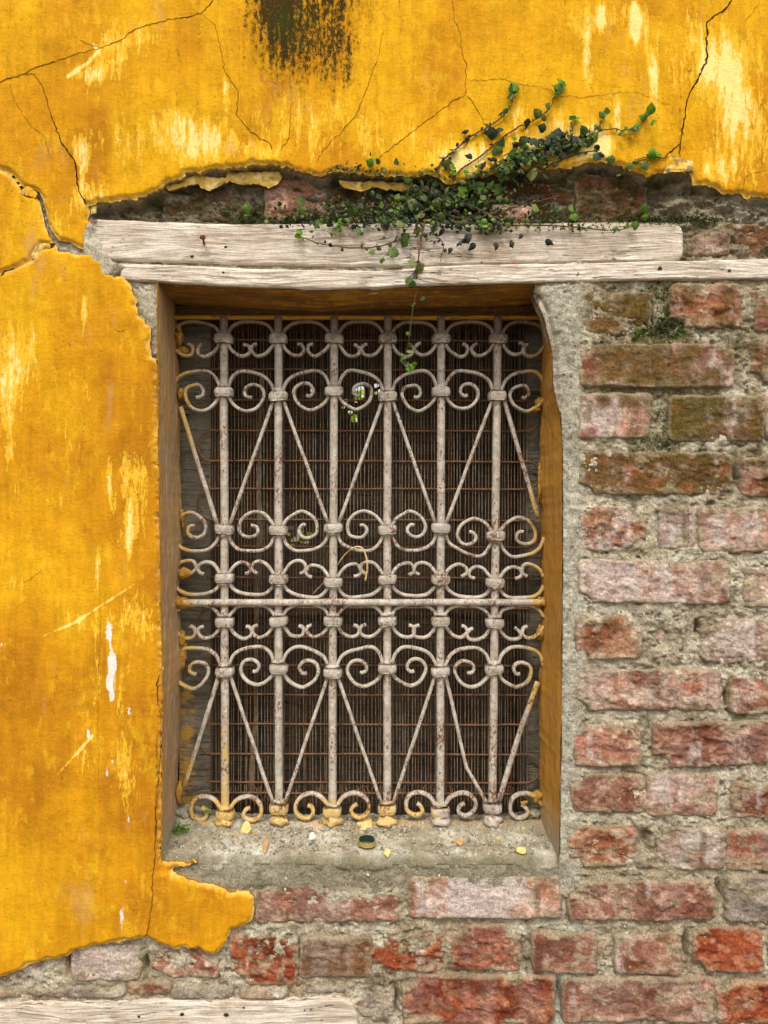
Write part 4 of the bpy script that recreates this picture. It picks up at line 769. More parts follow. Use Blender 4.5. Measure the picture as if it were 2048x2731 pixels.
def arch(i, row, fy, h, seed=0):
    xa, xb = float(BX(i, row[i])), float(BX(i+1, row[i+1])); ya, yb = row[i], row[i+1]; w = xb-xa
    pts = [(xa+11, ya-12*fy), (xa+w*.15, (ya-(h*.66)*fy)), (xa+w*.29, ya-h*.93*fy), (xa+w*.5, (ya+yb)/2-h*fy), (xb-w*.29, yb-h*.93*fy), (xb-w*.15, yb-(h*.66)*fy), (xb-11, yb-12*fy)]
    pts = np.array(pts)+sr.normal(0, .9, (7, 2)); P = clipx(catmull(pts, 5))
    if len(P) > 4: gpart('scroll', P, 4.8, 8.5, 8, .4, .12, i+seed)
for i in range(0, 7):
    arch(i, ROWA, 1, 46); arch(i, ROWB, 1, 60); arch(i, ROWC, -1, 58); arch(i, ROWD, -1, 44); arch(i, ROWE, 1, 44); arch(i, ROWF, 1, 60)
for i in range(0, 8):
    for s_ in (-1, 1):
        if (i == 0 and s_ < 0) or (i == 7 and s_ > 0): continue
        scroll(HK, i, ROWA, s_, 1); scroll(HK, i, ROWD, s_, -1); scroll(HK, i, ROWE, s_, 1)
        if i % 2 == 1: scroll(SP, i, ROWB, s_, 1); scroll(SG, i, ROWG, s_, 1, 5.2)
        else: scroll(SP, i, ROWC, s_, -1); scroll(SP, i, ROWF, s_, 1)
def strut(a, b, bend=None, seed=0, hw=5.4):
    P = [a]+([bend] if bend else [])+[b]; Q = []
    for p, q in zip(P[:-1], P[1:]):
        for t in np.linspace(0, 1, 12)[:-1]: Q.append((p[0]+(q[0]-p[0])*t, p[1]+(q[1]-p[1])*t))
    Q.append(P[-1]); Q = np.array(Q); Q = Q+np.stack([1.2*fbm(Q[:, 1], Q[:, 0], 90, k=seed % 9), 0*Q[:, 0]], 1); gpart('strut', Q, hw, 5.5, 8, .8, .14, seed, -3)
for i in range(1, 7):
    for j in (i-1, i+1):
        s_ = 1 if j > i else -1
        if i % 2 == 0 and j in range(1, 7): strut((BX(i, ROWB[i])+s_*13, ROWB[i]+10), (BX(j, ROWC[j])-s_*13, ROWC[j]-8), seed=i*3+j)
        if i % 2 == 1 and j in range(1, 7):
            b = (BX(j, ROWG[j])-s_*14, ROWG[j]-8); bend = (940+840/2.765, 1760+790/2.765) if (i, j) == (5, 6) else None
            strut((BX(i, ROWF[i])+s_*13, ROWF[i]+10), b, bend, seed=i*5+j)
strut((482,1085),(581,1405), seed=91, hw=6.5); strut((1343,1062),(1436,1385), seed=92, hw=6.5); strut((584,1800),(492,2095), seed=93, hw=6.5); strut((1434,1818),(1330,2135), (1390,1940), seed=94, hw=8)
def collar(x, y, hw, hh, seed, hd=23):
    rows = 7; ns = 20; rr = np.random.default_rng(seed); V = []; tilt = rr.normal(0, .04); split = rr.random() < .55
    for j in range(rows):
        t = j/(rows-1)*2-1; k = 1-.16*abs(t)**4
        for i in range(ns):
            a = 2*math.pi*i/ns; c, s_ = math.cos(a), math.sin(a); cx = math.copysign(abs(c)**.55, c)*hw*k; cd = math.copysign(abs(s_)**.55, s_)*hd*k
            if s_ < -.5 and abs(c) < .3: cd += (5 if split else 2)
            w = 1+.05*(rr.random()-.5); V.append(W3(x, y, GD-3)+np.array([cx*w*S, cd*w*S, (-t*hh-cx*tilt+rr.normal(0, .6))*S]))
    F = gridfaces(rows, ns).tolist()
    for j in range(rows-1): F.append([j*ns+ns-1, (j+1)*ns+ns-1, (j+1)*ns, j*ns])
    F.append(list(range(ns))[::-1]); F.append([(rows-1)*ns+i for i in range(ns)]); V = np.array(V); return V, F
cs = 0
for row, fy in ((ROWA, 1), (ROWB, 1), (ROWC, -1), (ROWD, -1), (ROWE, 1), (ROWF, 1), (ROWG, 1)):
    for i in range(1, 7):
        cs += 1; x = float(BX(i, row[i])); y = row[i]; A = collar(x, y, 27.5, 13.5, cs)
        B = lump(W3(x, y-fy*16, GD-2), (17*S, 15*S, 8*S), cs, 6, 10, .35)   # weld and paint build-up where the scrolls enter
        V, F = join([A, B]); mk('collar', V, F, MG, gr, gattr(V))
for i in range(1, 7):
    V, F = lump(W3(BX(i, 2185), 2186+3, GD-4), (31*S, 26*S, 17*S), 60+i, 8, 14, .3); a = gattr(V); a['yel'] = a['yel']*(1. if i < 5 else .4); mk('bar_foot', V, F, MG, gr, a)
# blobs of wall paint where the grille runs into the reveals
MLP = simple('ochre_paint_lump', (196,146,58), (150,112,58), 10, .9, .1, bump=6)
def lumpo(px, py, rx, ry, rz, seed, mat=MLP, d=GD, amp=.45): V, F = lump(W3(px, py, d), (rx*.85*S, ry*S, rz*.8*S), seed, 9, 14, amp); return mk('plaster_lump', V, F, mat, wall)
for q in [(482,1606,30,22,22,1),(1442,1606,26,22,18,2),(484,1530,26,18,18,3),(478,900,14,18,34,4),(484,936,22,14,12,5),(482,1050,10,16,24,6),(1440,1075,16,14,16,7),(1430,1092,16,12,9,8),(1440,1290,7,10,70,9),(1440,1690,12,12,22,10),(486,1700,12,14,26,11),(488,1745,14,12,40,12),(1432,2125,15,14,18,13),(1400,2142,14,10,9,14),(480,2110,10,16,34,15),(487,1380,8,12,30,16)]: lumpo(*q)
MLC = simple('cement_crumbs', (168, 160, 142), (128, 120, 100), 8, .95)
for q in [(492,2165,34,30,24,20),(520,2192,30,26,14,21),(1425,2170,30,30,20,22),(560,2198,40,20,10,23)]: lumpo(*q, mat=MLC, d=214)

# ---------------------------------------------------------------- small things
sp_ = catmull(W3(np.array([834.,862,896,920,940,955,969,978,979,974]), np.array([1584.,1554,1511,1479,1463,1458,1466,1491,1520,1549]), np.array([232.,226,214,200,176,170,168,166,166,168])), 5)
V, F = sweep(sp_, 2.6*S*np.linspace(.7, 1.1, len(sp_)), 2.6*S*np.linspace(.7, 1.1, len(sp_)), 7); o = mk('dry_stem', V, F, simple('dry_straw', (222, 196, 140), (190, 150, 92), 20, .7), None); tag(o, 'pale bent dry stem hooked through the middle of the grille above the rail', 'dry stem')
# hanging strip of cloth tape behind the mesh
ys = np.arange(990, 2130, 14.0); cx = np.interp(ys, [990,1090,1130,1240,1310,1380,1440,1500,1600,1850,1900,1990,2040,2130], [698,697,690,692,690,694,693,688,686,680,683,676,672,668]); tw = np.abs(np.sin(ys/190.))*5+2.5
A = W3(cx-tw, ys, 262+6*np.sin(ys/60)); B = W3(cx+tw, ys, 262+6*np.sin(ys/60+1)); N = len(ys); V = np.concatenate([A, B, A+[0, 1.2*S, 0], B+[0, 1.2*S, 0]]); F = [[i, N+i, N+i+1, i+1] for i in range(N-1)]+[[2*N+i, 2*N+i+1, 3*N+i+1, 3*N+i] for i in range(N-1)]
o = mk('cloth_tape', V, F, simple('grey_tape', (126, 112, 92), (98, 84, 66), 16, .9), None); tag(o, 'long twisted grey cloth tape hanging down behind the mesh between the first two bars', 'tape')
# bottle cap
cap = thing('bottle_cap', 'dark green crown bottle cap with gold crimped rim lying on the sill', 'bottle cap')
cz = W3(978, 2246, 72); cap.location = cz
R = 22*S*1.04; ns = 84; V = []; prof = [(0, .5), (.5, .5), (.84, .49), (.94, .44), (.98, .33)]
for pr, pz in prof[1:]:
    for i in range(ns): a = 2*math.pi*i/ns; V.append((R*pr*math.cos(a), R*pr*math.sin(a), R*pz))
V = [(0, 0, R*.5)]+V; F = [[0, 1+i, 1+(i+1) % ns] for i in range(ns)]
for j in range(3): F += [[1+j*ns+i, 1+(j+1)*ns+i, 1+(j+1)*ns+(i+1) % ns, 1+j*ns+(i+1) % ns] for i in range(ns)]
tilt = np.array([[1, 0, .04], [0, math.cos(.04), -math.sin(.04)], [-.04, math.sin(.04), math.cos(.04)]])
mcap = simple('cap_green', (16, 34, 24), (24, 48, 34), 6, .3, .5); mgold = simple('cap_gold', (206, 186, 110), (150, 124, 60), 3, .35, .5, metal=.5)
mk('cap_top', np.array(V)@tilt.T+cz, F, mcap, cap)
V = []
for t in np.linspace(0, 1, 6):
    for i in range(ns):
        a = 2*math.pi*i/ns; rr_ = R*(.97+.13*t+.055*t*math.cos(21*a)); V.append((rr_*math.cos(a), rr_*math.sin(a), R*(.33-.52*t)))
F = []
for j in range(5): F += [[j*ns+i, (j+1)*ns+i, (j+1)*ns+(i+1) % ns, j*ns+(i+1) % ns] for i in range(ns)]
mk('crimped_rim', np.array(V)@tilt.T+cz, F, mgold, cap)
# flakes of paint on the sill
def sillz(d): return -(910+18*(262-d)/222)*S+EYE
MFL = simple('pale_yellow_flake', (226, 196, 128), (204, 170, 100), 12, .85, bump=1); MFO = simple('orange_flake', (190, 152, 104), (164, 124, 80), 12, .85)
MFW = simple('white_chip', (224, 218, 204), (196, 188, 170), 8, .9)
def flake(px, py, w, h, lab, mat, seed, t=2.0):
    rr = np.random.default_rng(seed); d = None
    # solve depth on the sill for the apparent height
    for dd in np.arange(30, 240, 2.0):
        if 1365.5+(EYE-sillz(dd))/S*D/(D+dd) <= py: d = dd; break
    d = d or 60; c = np.array([(px-1024)*(D+d)/D*S, d*S, sillz(d)+5*S]); n = 9; top = []; 
    for i in range(n):
        a = 2*math.pi*i/n; k = .7+.5*rr.random(); top.append(c+np.array([w/2*k*math.cos(a)*S, h*1.1*k*math.sin(a)*S, (4+h*.45*k*math.sin(a)+rr.normal(0, 1))*S]))
    top = np.array(top); V = np.concatenate([top, top-[0, 0, t*S]]); F = [list(range(n)), list(range(n, 2*n))[::-1]]+[[i, n+i, n+(i+1) % n, (i+1) % n] for i in range(n)]
    o = mk('paint_flake', V, F, mat, None, smooth=False); tag(o, lab, 'paint flake', 'flakes of paint on the sill'); return o
flake(657, 2219, 30, 26, 'curled pale yellow paint flake on the left of the sill, right of the first bar', MFL, 1); flake(972, 2204, 50, 24, 'largest pale yellow paint flake, lying just above the bottle cap', MFL, 2)
flake(1227, 2252, 24, 12, 'small orange paint flake on the sill below the fifth bar', MFO, 3); flake(1390, 2277, 24, 10, 'cream paint flake at the lower right corner of the sill', MFL, 4)
flake(1032, 2300, 18, 12, 'small yellow paint flake at the front edge of the sill, right of the bottle cap', MFL, 5); flake(832, 2240, 22, 12, 'cream paint chip on the sill, left of the bottle cap', MFW, 6)
flake(1300, 2190, 26, 26, 'tan flake leaning at the foot of the sixth bar', MFO, 7); flake(708, 2170, 16, 22, 'dry brown leaf-like flake beside the foot of the second bar', MFO, 8)
# crumbs and grit
def crumbs(name, n, fn, mat, seed, size=(2, 6), label=None, cat=None):
    rr = np.random.default_rng(seed); Vs = []; Fs = []; o_ = 0
    T = np.array([(1, 0, 0), (-1, 0, 0), (0, 1, 0), (0, -1, 0), (0, 0, 1), (0, 0, -1)], float); TF = [(0, 2, 4), (2, 1, 4), (1, 3, 4), (3, 0, 4), (2, 0, 5), (1, 2, 5), (3, 1, 5), (0, 3, 5)]
    for _ in range(n):
        p = fn(rr); s_ = rr.uniform(*size)*(.5+rr.random()**3) ; Q, _r = np.linalg.qr(rr.normal(size=(3, 3))); Vs.append((T*rr.uniform(.5, 1.1, (6, 1))*s_*S)@Q+p); Fs += [[a+o_ for a in f] for f in TF]; o_ += 6
    o = mk(name, np.concatenate(Vs), Fs, mat, None, smooth=False, kind='stuff')
    if label: tag(o, label, cat)
    return o
def onsill(rr):
    d = rr.uniform(30, 235) if rr.random() < .5 else rr.uniform(150, 235); x = rr.uniform(440, 1480)-1024; return np.array([x*S, d*S, sillz(d)+rr.uniform(0, 6)*S])
crumbs('grit', 2200, onsill, MLC, 1, (2.5, 8), 'grey mortar grit and crumbs scattered over the cement sill', 'grit')
def atback(rr):
    d = rr.uniform(150, 236); x = rr.uniform(470, 1450)-1024; return np.array([x*1.08*S, d*S, sillz(d)+rr.uniform(0, 4)*S])
crumbs('grit', 320, atback, MLC, 9, (5, 13), 'larger grey mortar rubble piled along the back of the sill at the bar feet', 'rubble')
crumbs('grit', 420, onsill, MFL, 2, (2, 5), 'pale yellow paint crumbs scattered over the cement sill', 'grit')
crumbs('grit', 500, onsill, MFW, 3, (2, 4.5), 'white lime chips scattered over the cement sill', 'grit')
def onmort(rr):
    while True:
        x, y = rr.uniform(1500, 2060), rr.uniform(760, 2731)
        if rr.random() < .35: x, y = rr.uniform(480, 2048), rr.uniform(2325, 2731)
        j, i = int((y+160)/cell), int((x+160)/cell)
        if sdA[j, i] > 12: return O3(x, y, DM[j, i]-1, 16)
crumbs('pebbles', 1500, onmort, MLC, 4, (2, 6.0), 'small grey pebbles standing out of the mortar joints', 'pebbles'); crumbs('pebbles', 420, onmort, MFW, 5, (2, 5), 'white lime lumps bedded in the mortar joints', 'pebbles')

# ---------------------------------------------------------------- plants
LM = [leafmat('fresh_leaf', (118, 158, 46), (84, 126, 34), .3), leafmat('green_leaf', (98, 120, 50), (66, 88, 38), .2), leafmat('olive_leaf', (132, 136, 76), (98, 106, 56), .2), leafmat('dark_leaf', (50, 66, 32), (38, 50, 28), .1), leafmat('withered_leaf', (62, 60, 50), (40, 40, 34), .05)]
MSTM = simple('red_stem', (122, 68, 52), (96, 60, 40), 14, .7); MSTG = simple('brown_stem', (104, 84, 52), (78, 62, 40), 14, .8)
def leafmesh(kind, mat, seed):
    rr = np.random.default_rng(seed); L = [(0, 0), (.12, .30), (.30, .46), (.52, .44), (.75, .27), (1, 0)]
    if kind == 'curled': L = [(0, 0), (.12, .22), (.30, .34), (.52, .36), (.75, .20), (1.05, 0)]
    if kind == 'narrow': L = [(0, 0), (.15, .16), (.35, .26), (.6, .24), (.82, .13), (1, 0)]
    curl = rr.uniform(.1, .5)*(2.2 if kind == 'curled' else 1); fold = rr.uniform(.15, .5)*(2.4 if kind == 'curled' else 1); V = []; 
    for s_ in (-1, -.5, 0, .5, 1):
        for (u, w) in L: 
            z = -fold*abs(s_)*w*.9-curl*(u-.4)**2+.06*math.sin(u*9+s_*3+seed); V.append((s_*w*(1+.1*rr.normal()), u+(-.07*abs(s_) if u < .2 else 0), z))
    F = gridfaces(5, 6).tolist(); me = bpy.data.meshes.new('leaf'); me.from_pydata(V, [], F); me.materials.append(mat); me.polygons.foreach_set('use_smooth', np.ones(len(me.polygons), bool)); me.update(); return me
LMESH = {}
for mi, mm in enumerate(LM):
    for kd in ('round', 'narrow', 'curled'):
        for s_ in range(2): LMESH[(mi, kd, s_)] = leafmesh(kd, mm, mi*10+s_+len(kd))
from mathutils import Matrix, Euler
def leafmat4(p, size, ang, rr, tiltmax=.9):
    # leaf lies near the wall plane: length along 'ang' (radians, 0 = up), face towards the camera
    R = Matrix.Rotation(rr.uniform(-tiltmax, tiltmax)*.7, 4, 'X') @ Matrix.Rotation(-ang, 4, 'Y') @ Matrix.Rotation(rr.uniform(-tiltmax, tiltmax), 4, 'Z') @ Matrix.Rotation(math.radians(90), 4, 'X')
    return Matrix.Translation(Vector(p)) @ R @ Matrix.Scale(size*S, 4)
creep = thing('creeper', 'green and withered creeper with red stems sprawling over the lintel and yellow plaster', 'creeper', tuple(W3(1150, 590, 10)))
bpy.context.view_layer.update(); CI = creep.matrix_world.inverted(); nleaf = [0]; extra = []
def leaf(px, py, d, size, ang, mi, kd, rr, parent=None):
    M4 = leafmat4(W3(px, py, d), size, ang, rr); me = LMESH[(mi, kd, int(rr.integers(0, 2)))]
    if nleaf[0] < 298 or parent:
        nleaf[0] += 0 if parent else 1; o = bpy.data.objects.new('leaf', me); SC.collection.objects.link(o); pr = parent or creep; o.parent = pr; o.matrix_local = Matrix.Translation(-Vector(pr.location)) @ M4
    else: extra.append((me, M4))
def surf_d(x, y):
    j, i = int(np.clip((y+160)/cell, 0, GX.shape[0]-1)), int(np.clip((x+160)/cell, 0, GX.shape[1]-1))
    if sdA[j, i] < 0: return DP[j, i]
    if 583 < y < 775: return 8
    if y >= 775: return 185
    return 30
def stem(pts, r0, r1, mat=MSTM, off=6, leaves=0, sizes=(10, 20), mats=(1, 2, 3), seed=0, tipfresh=True, parent=None, spread=14):
    rr = np.random.default_rng(seed+500); P = catmull(np.array(pts, float), 6); N = len(P); P = P+rr.normal(0, .8, P.shape)
    dd = np.array([surf_d(*p) for p in P]); 
    for _ in range(4): dd = np.convolve(np.pad(dd, 2, mode='edge'), np.ones(5)/5, 'valid')
    dd = dd-off; V, F = sweep(W3(P[:, 0], P[:, 1], dd), np.linspace(r0, r1, N)*S, np.linspace(r0, r1, N)*S, 6, 1, .1, seed); mk('stem', V, F, mat, parent or creep)
    for k in range(leaves):
        t = (k+.5*rr.random())/leaves; i = int(t*(N-1)); p = P[i]; s_ = -1 if k % 2 else 1; T = P[min(i+1, N-1)]-P[max(i-1, 0)]; ta = math.atan2(T[0], -T[1]); ang = ta+s_*rr.uniform(.5, 1.4)
        sz = rr.uniform(*sizes)*(1-.25*t); mi = int(rr.choice(mats)); 
        if tipfresh and t > .8: mi = 0; sz *= 1.1
        leaf(p[0]+rr.normal(0, spread*.2), p[1]+rr.normal(0, spread*.2), dd[i]-rr.uniform(3, 10), sz, ang, mi, 'curled' if mi == 4 else ('narrow' if rr.random() < .25 else 'round'), rr, parent)
    if tipfresh:
        for a in (-.6, .5): leaf(P[-1][0], P[-1][1], dd[-1]-6, sizes[1]*.95, math.atan2((P[-1]-P[-4])[0], -(P[-1]-P[-4])[1])+a, 0, 'round', rr, parent)
# big leaves first so that they are the ones that stay separate parts
lr = np.random.default_rng(77)
BIG = [(1105,530,34,3.0,2),(1175,545,26,.3,2),(1022,580,28,3.1,1),(1075,588,26,2.6,2),(1115,605,24,3.,2),(1055,660,34,2.8,1),(1085,655,30,.6,1),(1100,690,28,3.1,2),(1130,705,32,2.4,2),(1092,735,28,2.8,1),(1108,755,20,1.8,1),(1125,790,20,2.4,3),(1093,815,18,2.9,1),
 (1090,640,28,.9,1),(1100,480,28,1.2,1),(1165,505,34,3.1,4),(1205,440,30,1.6,2),(1210,450,24,.2,1),(1220,400,22,1.2,1),(1260,420,26,1.2,4),(1295,430,26,2.3,4),(1260,480,30,2.7,1),(1245,500,34,2.4,0),(1290,500,24,1.,1),(1330,490,32,2.8,1),(1340,460,26,3.,1),(1355,435,34,2.9,1),(1375,400,38,3.,1),(1380,430,30,2.6,1),(1330,445,28,3.2,2),
 (1415,410,28,1.,1),(1440,420,30,2.2,1),(1420,450,32,3.,2),(1455,460,26,3.1,2),(1430,545,28,3.,2),(1390,465,34,3.,4),(1340,340,36,2.,4),(1325,355,32,1.6,3),(1345,375,30,2.6,1),(1335,390,28,2.3,1),(1412,318,26,2.8,3),(1440,312,26,.7,1),(1455,322,20,.4,1),(1460,290,20,-.4,1),(1487,250,26,-.4,1),(1492,235,22,1.1,0),(1510,228,28,.9,0),(1480,238,18,-.9,0),
 (1358,262,22,-.3,1),(1368,250,26,.2,1),(1375,240,32,.2,0),(1352,290,18,2.4,3),(1335,300,16,2.7,3),(1310,340,20,.9,3),(1250,345,26,1.8,4),(1250,360,24,2.8,4),(1450,390,34,-.5,4),(1480,370,36,-.3,3),(1500,395,34,1.6,4),(1480,390,28,3.,1),(1470,365,30,-1.,3),(1520,380,30,2.6,3),(1530,395,30,2.2,4),(1560,360,26,.5,1),(1570,350,24,1.2,3),(1560,385,28,.8,1),(1585,370,26,2.6,1),(1595,355,26,2.9,0),(1545,400,24,1.6,1),
 (1500,420,32,.7,4),(1490,435,30,1.5,4),(1600,410,26,2.3,3),(1612,415,30,1.2,4),(1640,425,24,1.6,1),(1640,440,18,1.1,1),(1610,310,20,.6,1),(1620,305,18,.4,0),(1530,315,20,-1.2,0),(1535,318,18,1.3,0),(1720,315,24,-.2,1),(1733,305,28,.1,0),(1740,320,22,2.9,0),(1700,335,18,2.9,1),(1690,340,16,2.6,3),(1655,350,18,3.,1),(1720,430,24,2.4,1),(1750,418,26,1.4,0),(1740,412,22,-.2,0),(1765,412,20,1.3,0),(1730,440,22,1.9,1),(1690,440,20,1.9,1),
 (1170,580,30,2.9,4),(1250,620,36,3.,4),(1270,650,32,2.4,4),(1255,640,34,2.0,4),(1320,600,36,2.4,4),(1325,645,30,3.1,4),(1360,640,28,3.3,4),(1395,625,22,2.6,4),(1230,640,26,2.4,4),(1205,660,22,2.6,4),(1185,610,30,2.7,4),(1040,590,28,2.9,4),(1455,640,30,4.1,4),(1545,600,24,3.6,4),(1290,595,20,.2,0),(1300,600,20,1.6,0),(1275,605,18,-1.6,0),(1530,565,24,.1,0),(1540,575,22,1.8,0),(1522,575,20,-1.8,0),(1720,565,20,.3,0),(1728,578,18,1.7,0),(1700,590,24,2.9,1),
 (800,625,18,.4,0),(792,620,18,-.6,0),(785,632,16,-1.7,0),(1000,670,18,1.8,1),(1015,665,20,1.,4),(905,600,20,-.1,0),(912,612,18,1.2,0),(896,612,18,-1.4,0),(845,585,26,3.,1),(945,575,24,.1,1),(960,610,22,2.9,1),(980,590,24,2.5,4),(985,430,20,-1.,0),(995,440,24,1.,0),(1010,438,16,.4,1),(1060,440,18,.2,1),(655,560,18,-.3,0),(665,566,16,1.2,0),(650,572,14,-1.7,0),(800,545,24,-.3,1),(815,560,22,1.2,1),(1120,560,30,3.0,2),(1140,520,28,1.9,3),(1080,540,28,4.2,3),(1160,600,24,3.0,1),(1430,370,30,2.5,3),(1455,345,24,1.0,3),(1400,385,30,.4,3)]
for (x, y, sz, a, mi) in BIG: leaf(x, y, surf_d(x, y)-(22 if 470 < y < 585 else 12)-lr.uniform(0, 10), sz*(.8 if mi == 4 else 1.02), a, mi, 'curled' if mi == 4 else 'round', lr)
stem([(1135,500),(1160,465),(1180,430),(1230,385),(1265,358),(1300,340),(1335,315),(1360,285),(1372,245)], 2.8, 1.2, leaves=20, sizes=(9, 17), mats=(1, 2, 3, 4), seed=1)
stem([(1165,520),(1200,480),(1240,445),(1290,410),(1330,375),(1380,340),(1430,318),(1465,290),(1480,255),(1500,228)], 2.8, 1.2, leaves=20, sizes=(8, 16), mats=(1, 2, 3, 4), seed=2)
stem([(1180,520),(1260,475),(1330,440),(1400,412),(1450,400),(1500,385),(1560,365),(1620,345),(1690,345),(1720,315)], 2.8, 1.2, leaves=34, sizes=(10, 20), mats=(1, 1, 2, 3, 4), seed=3)
stem([(1520,380),(1525,345),(1526,318)], 2, 1, leaves=4, sizes=(8, 13), seed=4); stem([(1560,370),(1590,345),(1612,312)], 2, 1, leaves=6, sizes=(10, 16), seed=5)
stem([(1440,455),(1500,425),(1560,405),(1600,400)], 2.6, 1.4, MSTG, leaves=8, sizes=(10, 18), seed=6, tipfresh=False); stem([(1650,460),(1690,435),(1720,425),(1750,418)], 2.4, 1.2, leaves=8, sizes=(9, 15), mats=(0, 1), seed=7)
stem([(1780,410),(1770,420),(1735,418),(1700,425),(1680,440)], 2, 1, MSTG, off=4, seed=8, tipfresh=False)
stem([(1135,585),(1126,620),(1120,660),(1115,701),(1112,740),(1110,780)], 3.2, 2, off=14, leaves=5, sizes=(8, 14), seed=9, tipfresh=False)
V_ = catmull(W3(np.array([1110.,1106,1101,1096,1092,1086,1082,1090,1099]), np.array([778.,800,824,860,898,930,959,975,986]), np.array([-4.,0,6,14,24,40,60,80,90])), 5); V, F = sweep(V_, 1.5*S, 1.5*S, 5); mk('stem', V, F, MSTG, creep)
for (x, y, d, s_, a, mi) in [(1082,890,24,14,-1.2,1),(1095,893,24,13,1.3,2),(1085,935,40,20,-1.6,2),(1098,925,40,14,1.,2),(1075,955,58,18,3.3,2),(1086,965,62,18,2.9,2),(1080,945,50,20,2.5,1),(1092,980,85,18,-1.2,0),(1100,986,88,20,1.3,0),(1110,975,85,14,.8,0),(1128,790,2,16,2.8,3),(1098,815,6,14,-.6,1)]: leaf(x, y, d, s_, a, mi, 'round', lr)
stem([(1060,630),(1040,650),(960,662),(890,655),(840,645),(795,628)], 2.2, 1.2, MSTG, off=8, leaves=14, sizes=(7, 14), mats=(1, 2, 3, 4), seed=10)
stem([(1180,590),(1290,598),(1420,600),(1540,605),(1640,615),(1690,602)], 2.8, 1.2, MSTM, off=9, leaves=30, sizes=(7, 14), mats=(1, 1, 2, 3, 4), seed=11)
stem([(1130,560),(1050,548),(960,556),(880,568)], 2.6, 1.4, MSTM, off=14, leaves=12, sizes=(8, 16), mats=(1, 2, 3), seed=12, tipfresh=False)
stem([(1150,560),(1250,585),(1330,565),(1400,545),(1485,525)], 2.8, 1.6, MSTM, off=16, leaves=10, sizes=(9, 18), mats=(1, 3, 4), seed=13, tipfresh=False)
stem([(1125,500),(1180,525),(1260,550),(1340,590)], 2.4, 1.6, MSTM, off=20, leaves=8, sizes=(10, 18), mats=(1, 3, 4), seed=14, tipfresh=False)
stem([(1150,620),(1180,650),(1175,700)], 1.8, 1, MSTG, off=12, leaves=6, sizes=(8, 14), mats=(2, 3, 4), seed=15, tipfresh=False); stem([(1120,700),(1105,725),(1092,738)], 1.6, 1, MSTG, off=12, leaves=2, sizes=(10, 14), seed=16, tipfresh=False)
stem([(1150,540),(1220,520),(1300,480),(1380,460)], 2.6, 1.6, MSTM, off=16, leaves=10, sizes=(10, 18), mats=(1, 3, 4), seed=17, tipfresh=False)
# thin wispy runners
wr = np.random.default_rng(21)
for k in range(34):
    x = wr.uniform(960, 1480); y = 590-(max(0, x-1150))*.52+wr.normal(0, 28); a = wr.uniform(-.7, .5)-.25; L = wr.uniform(50, 130); q = [(x, y)]
    for _ in range(3): a += wr.normal(0, .35); q.append((q[-1][0]+math.cos(a)*L/3*(1 if k % 3 else -1), q[-1][1]+math.sin(a)*L/3))
    stem(q, 1.3, .7, MSTG if k % 2 else MSTM, off=14, leaves=5, sizes=(6, 12), mats=(1, 2, 3, 4), seed=60+k, tipfresh=(k % 3 == 0))
# dense tangle
def tangle(n, pts, w, sizes, mats, seed, off=(6, 26)):
    rr = np.random.default_rng(seed); P = catmull(np.array(pts, float), 12)
    for _ in range(n):
        p = P[int(rr.integers(0, len(P)))]; x, y = p[0]+rr.normal(0, w), p[1]+rr.normal(0, w*.55); leaf(x, y, surf_d(x, y)-rr.uniform(*off), rr.uniform(*sizes), rr.uniform(0, 6.28), int(rr.choice(mats)), str(rr.choice(['round', 'narrow', 'curled'])), rr)
tangle(260, [(1060,540),(1130,530),(1210,535),(1290,530)], 42, (9, 24), (0, 1, 1, 2, 2, 3, 3, 4, 4), 1, (10, 34)); tangle(210, [(1200,530),(1290,480),(1380,440),(1450,410)], 34, (8, 20), (1, 1, 2, 3, 4), 2)
tangle(280, [(900,580),(1050,588),(1200,590),(1350,598)], 26, (7, 15), (1, 3, 3, 4), 3); tangle(110, [(1440,390),(1500,380),(1560,370)], 18, (8, 20), (1, 3, 4), 4)
tangle(560, [(780,575),(900,570),(1100,560),(1300,560),(1480,560)], 36, (6, 14), (1, 1, 2, 3, 4), 5, (4, 24)); tangle(130, [(900,455),(960,450),(1060,470),(1150,480),(1200,420)], 22, (5, 11), (1, 2, 3), 6); tangle(110, [(1200,600),(1400,602),(1660,612)], 12, (5, 10), (1, 2, 3), 7)
# the many tiniest leaves as one mass
Vs, Fs, idx, o_ = [], [], [], 0; mats_ = []
for me, M4 in extra:
    mm = me.materials[0]; 
    if mm not in mats_: mats_.append(mm)
    n = len(me.vertices); co = np.empty(n*3); me.vertices.foreach_get('co', co); co = co.reshape(-1, 3); A = np.array(M4); Vs.append(co@A[:3, :3].T+A[:3, 3]); Fs.append(np.array([list(p.vertices) for p in me.polygons])+o_); idx += [mats_.index(mm)]*len(me.polygons); o_ += n
if Vs:
    o = mk('small_leaves', np.concatenate(Vs), np.concatenate(Fs), mats_[0], creep, kind='stuff')
    for mm in mats_[1:]: o.data.materials.append(mm)
    o.data.polygons.foreach_set('material_index', np.array(idx, np.int32))
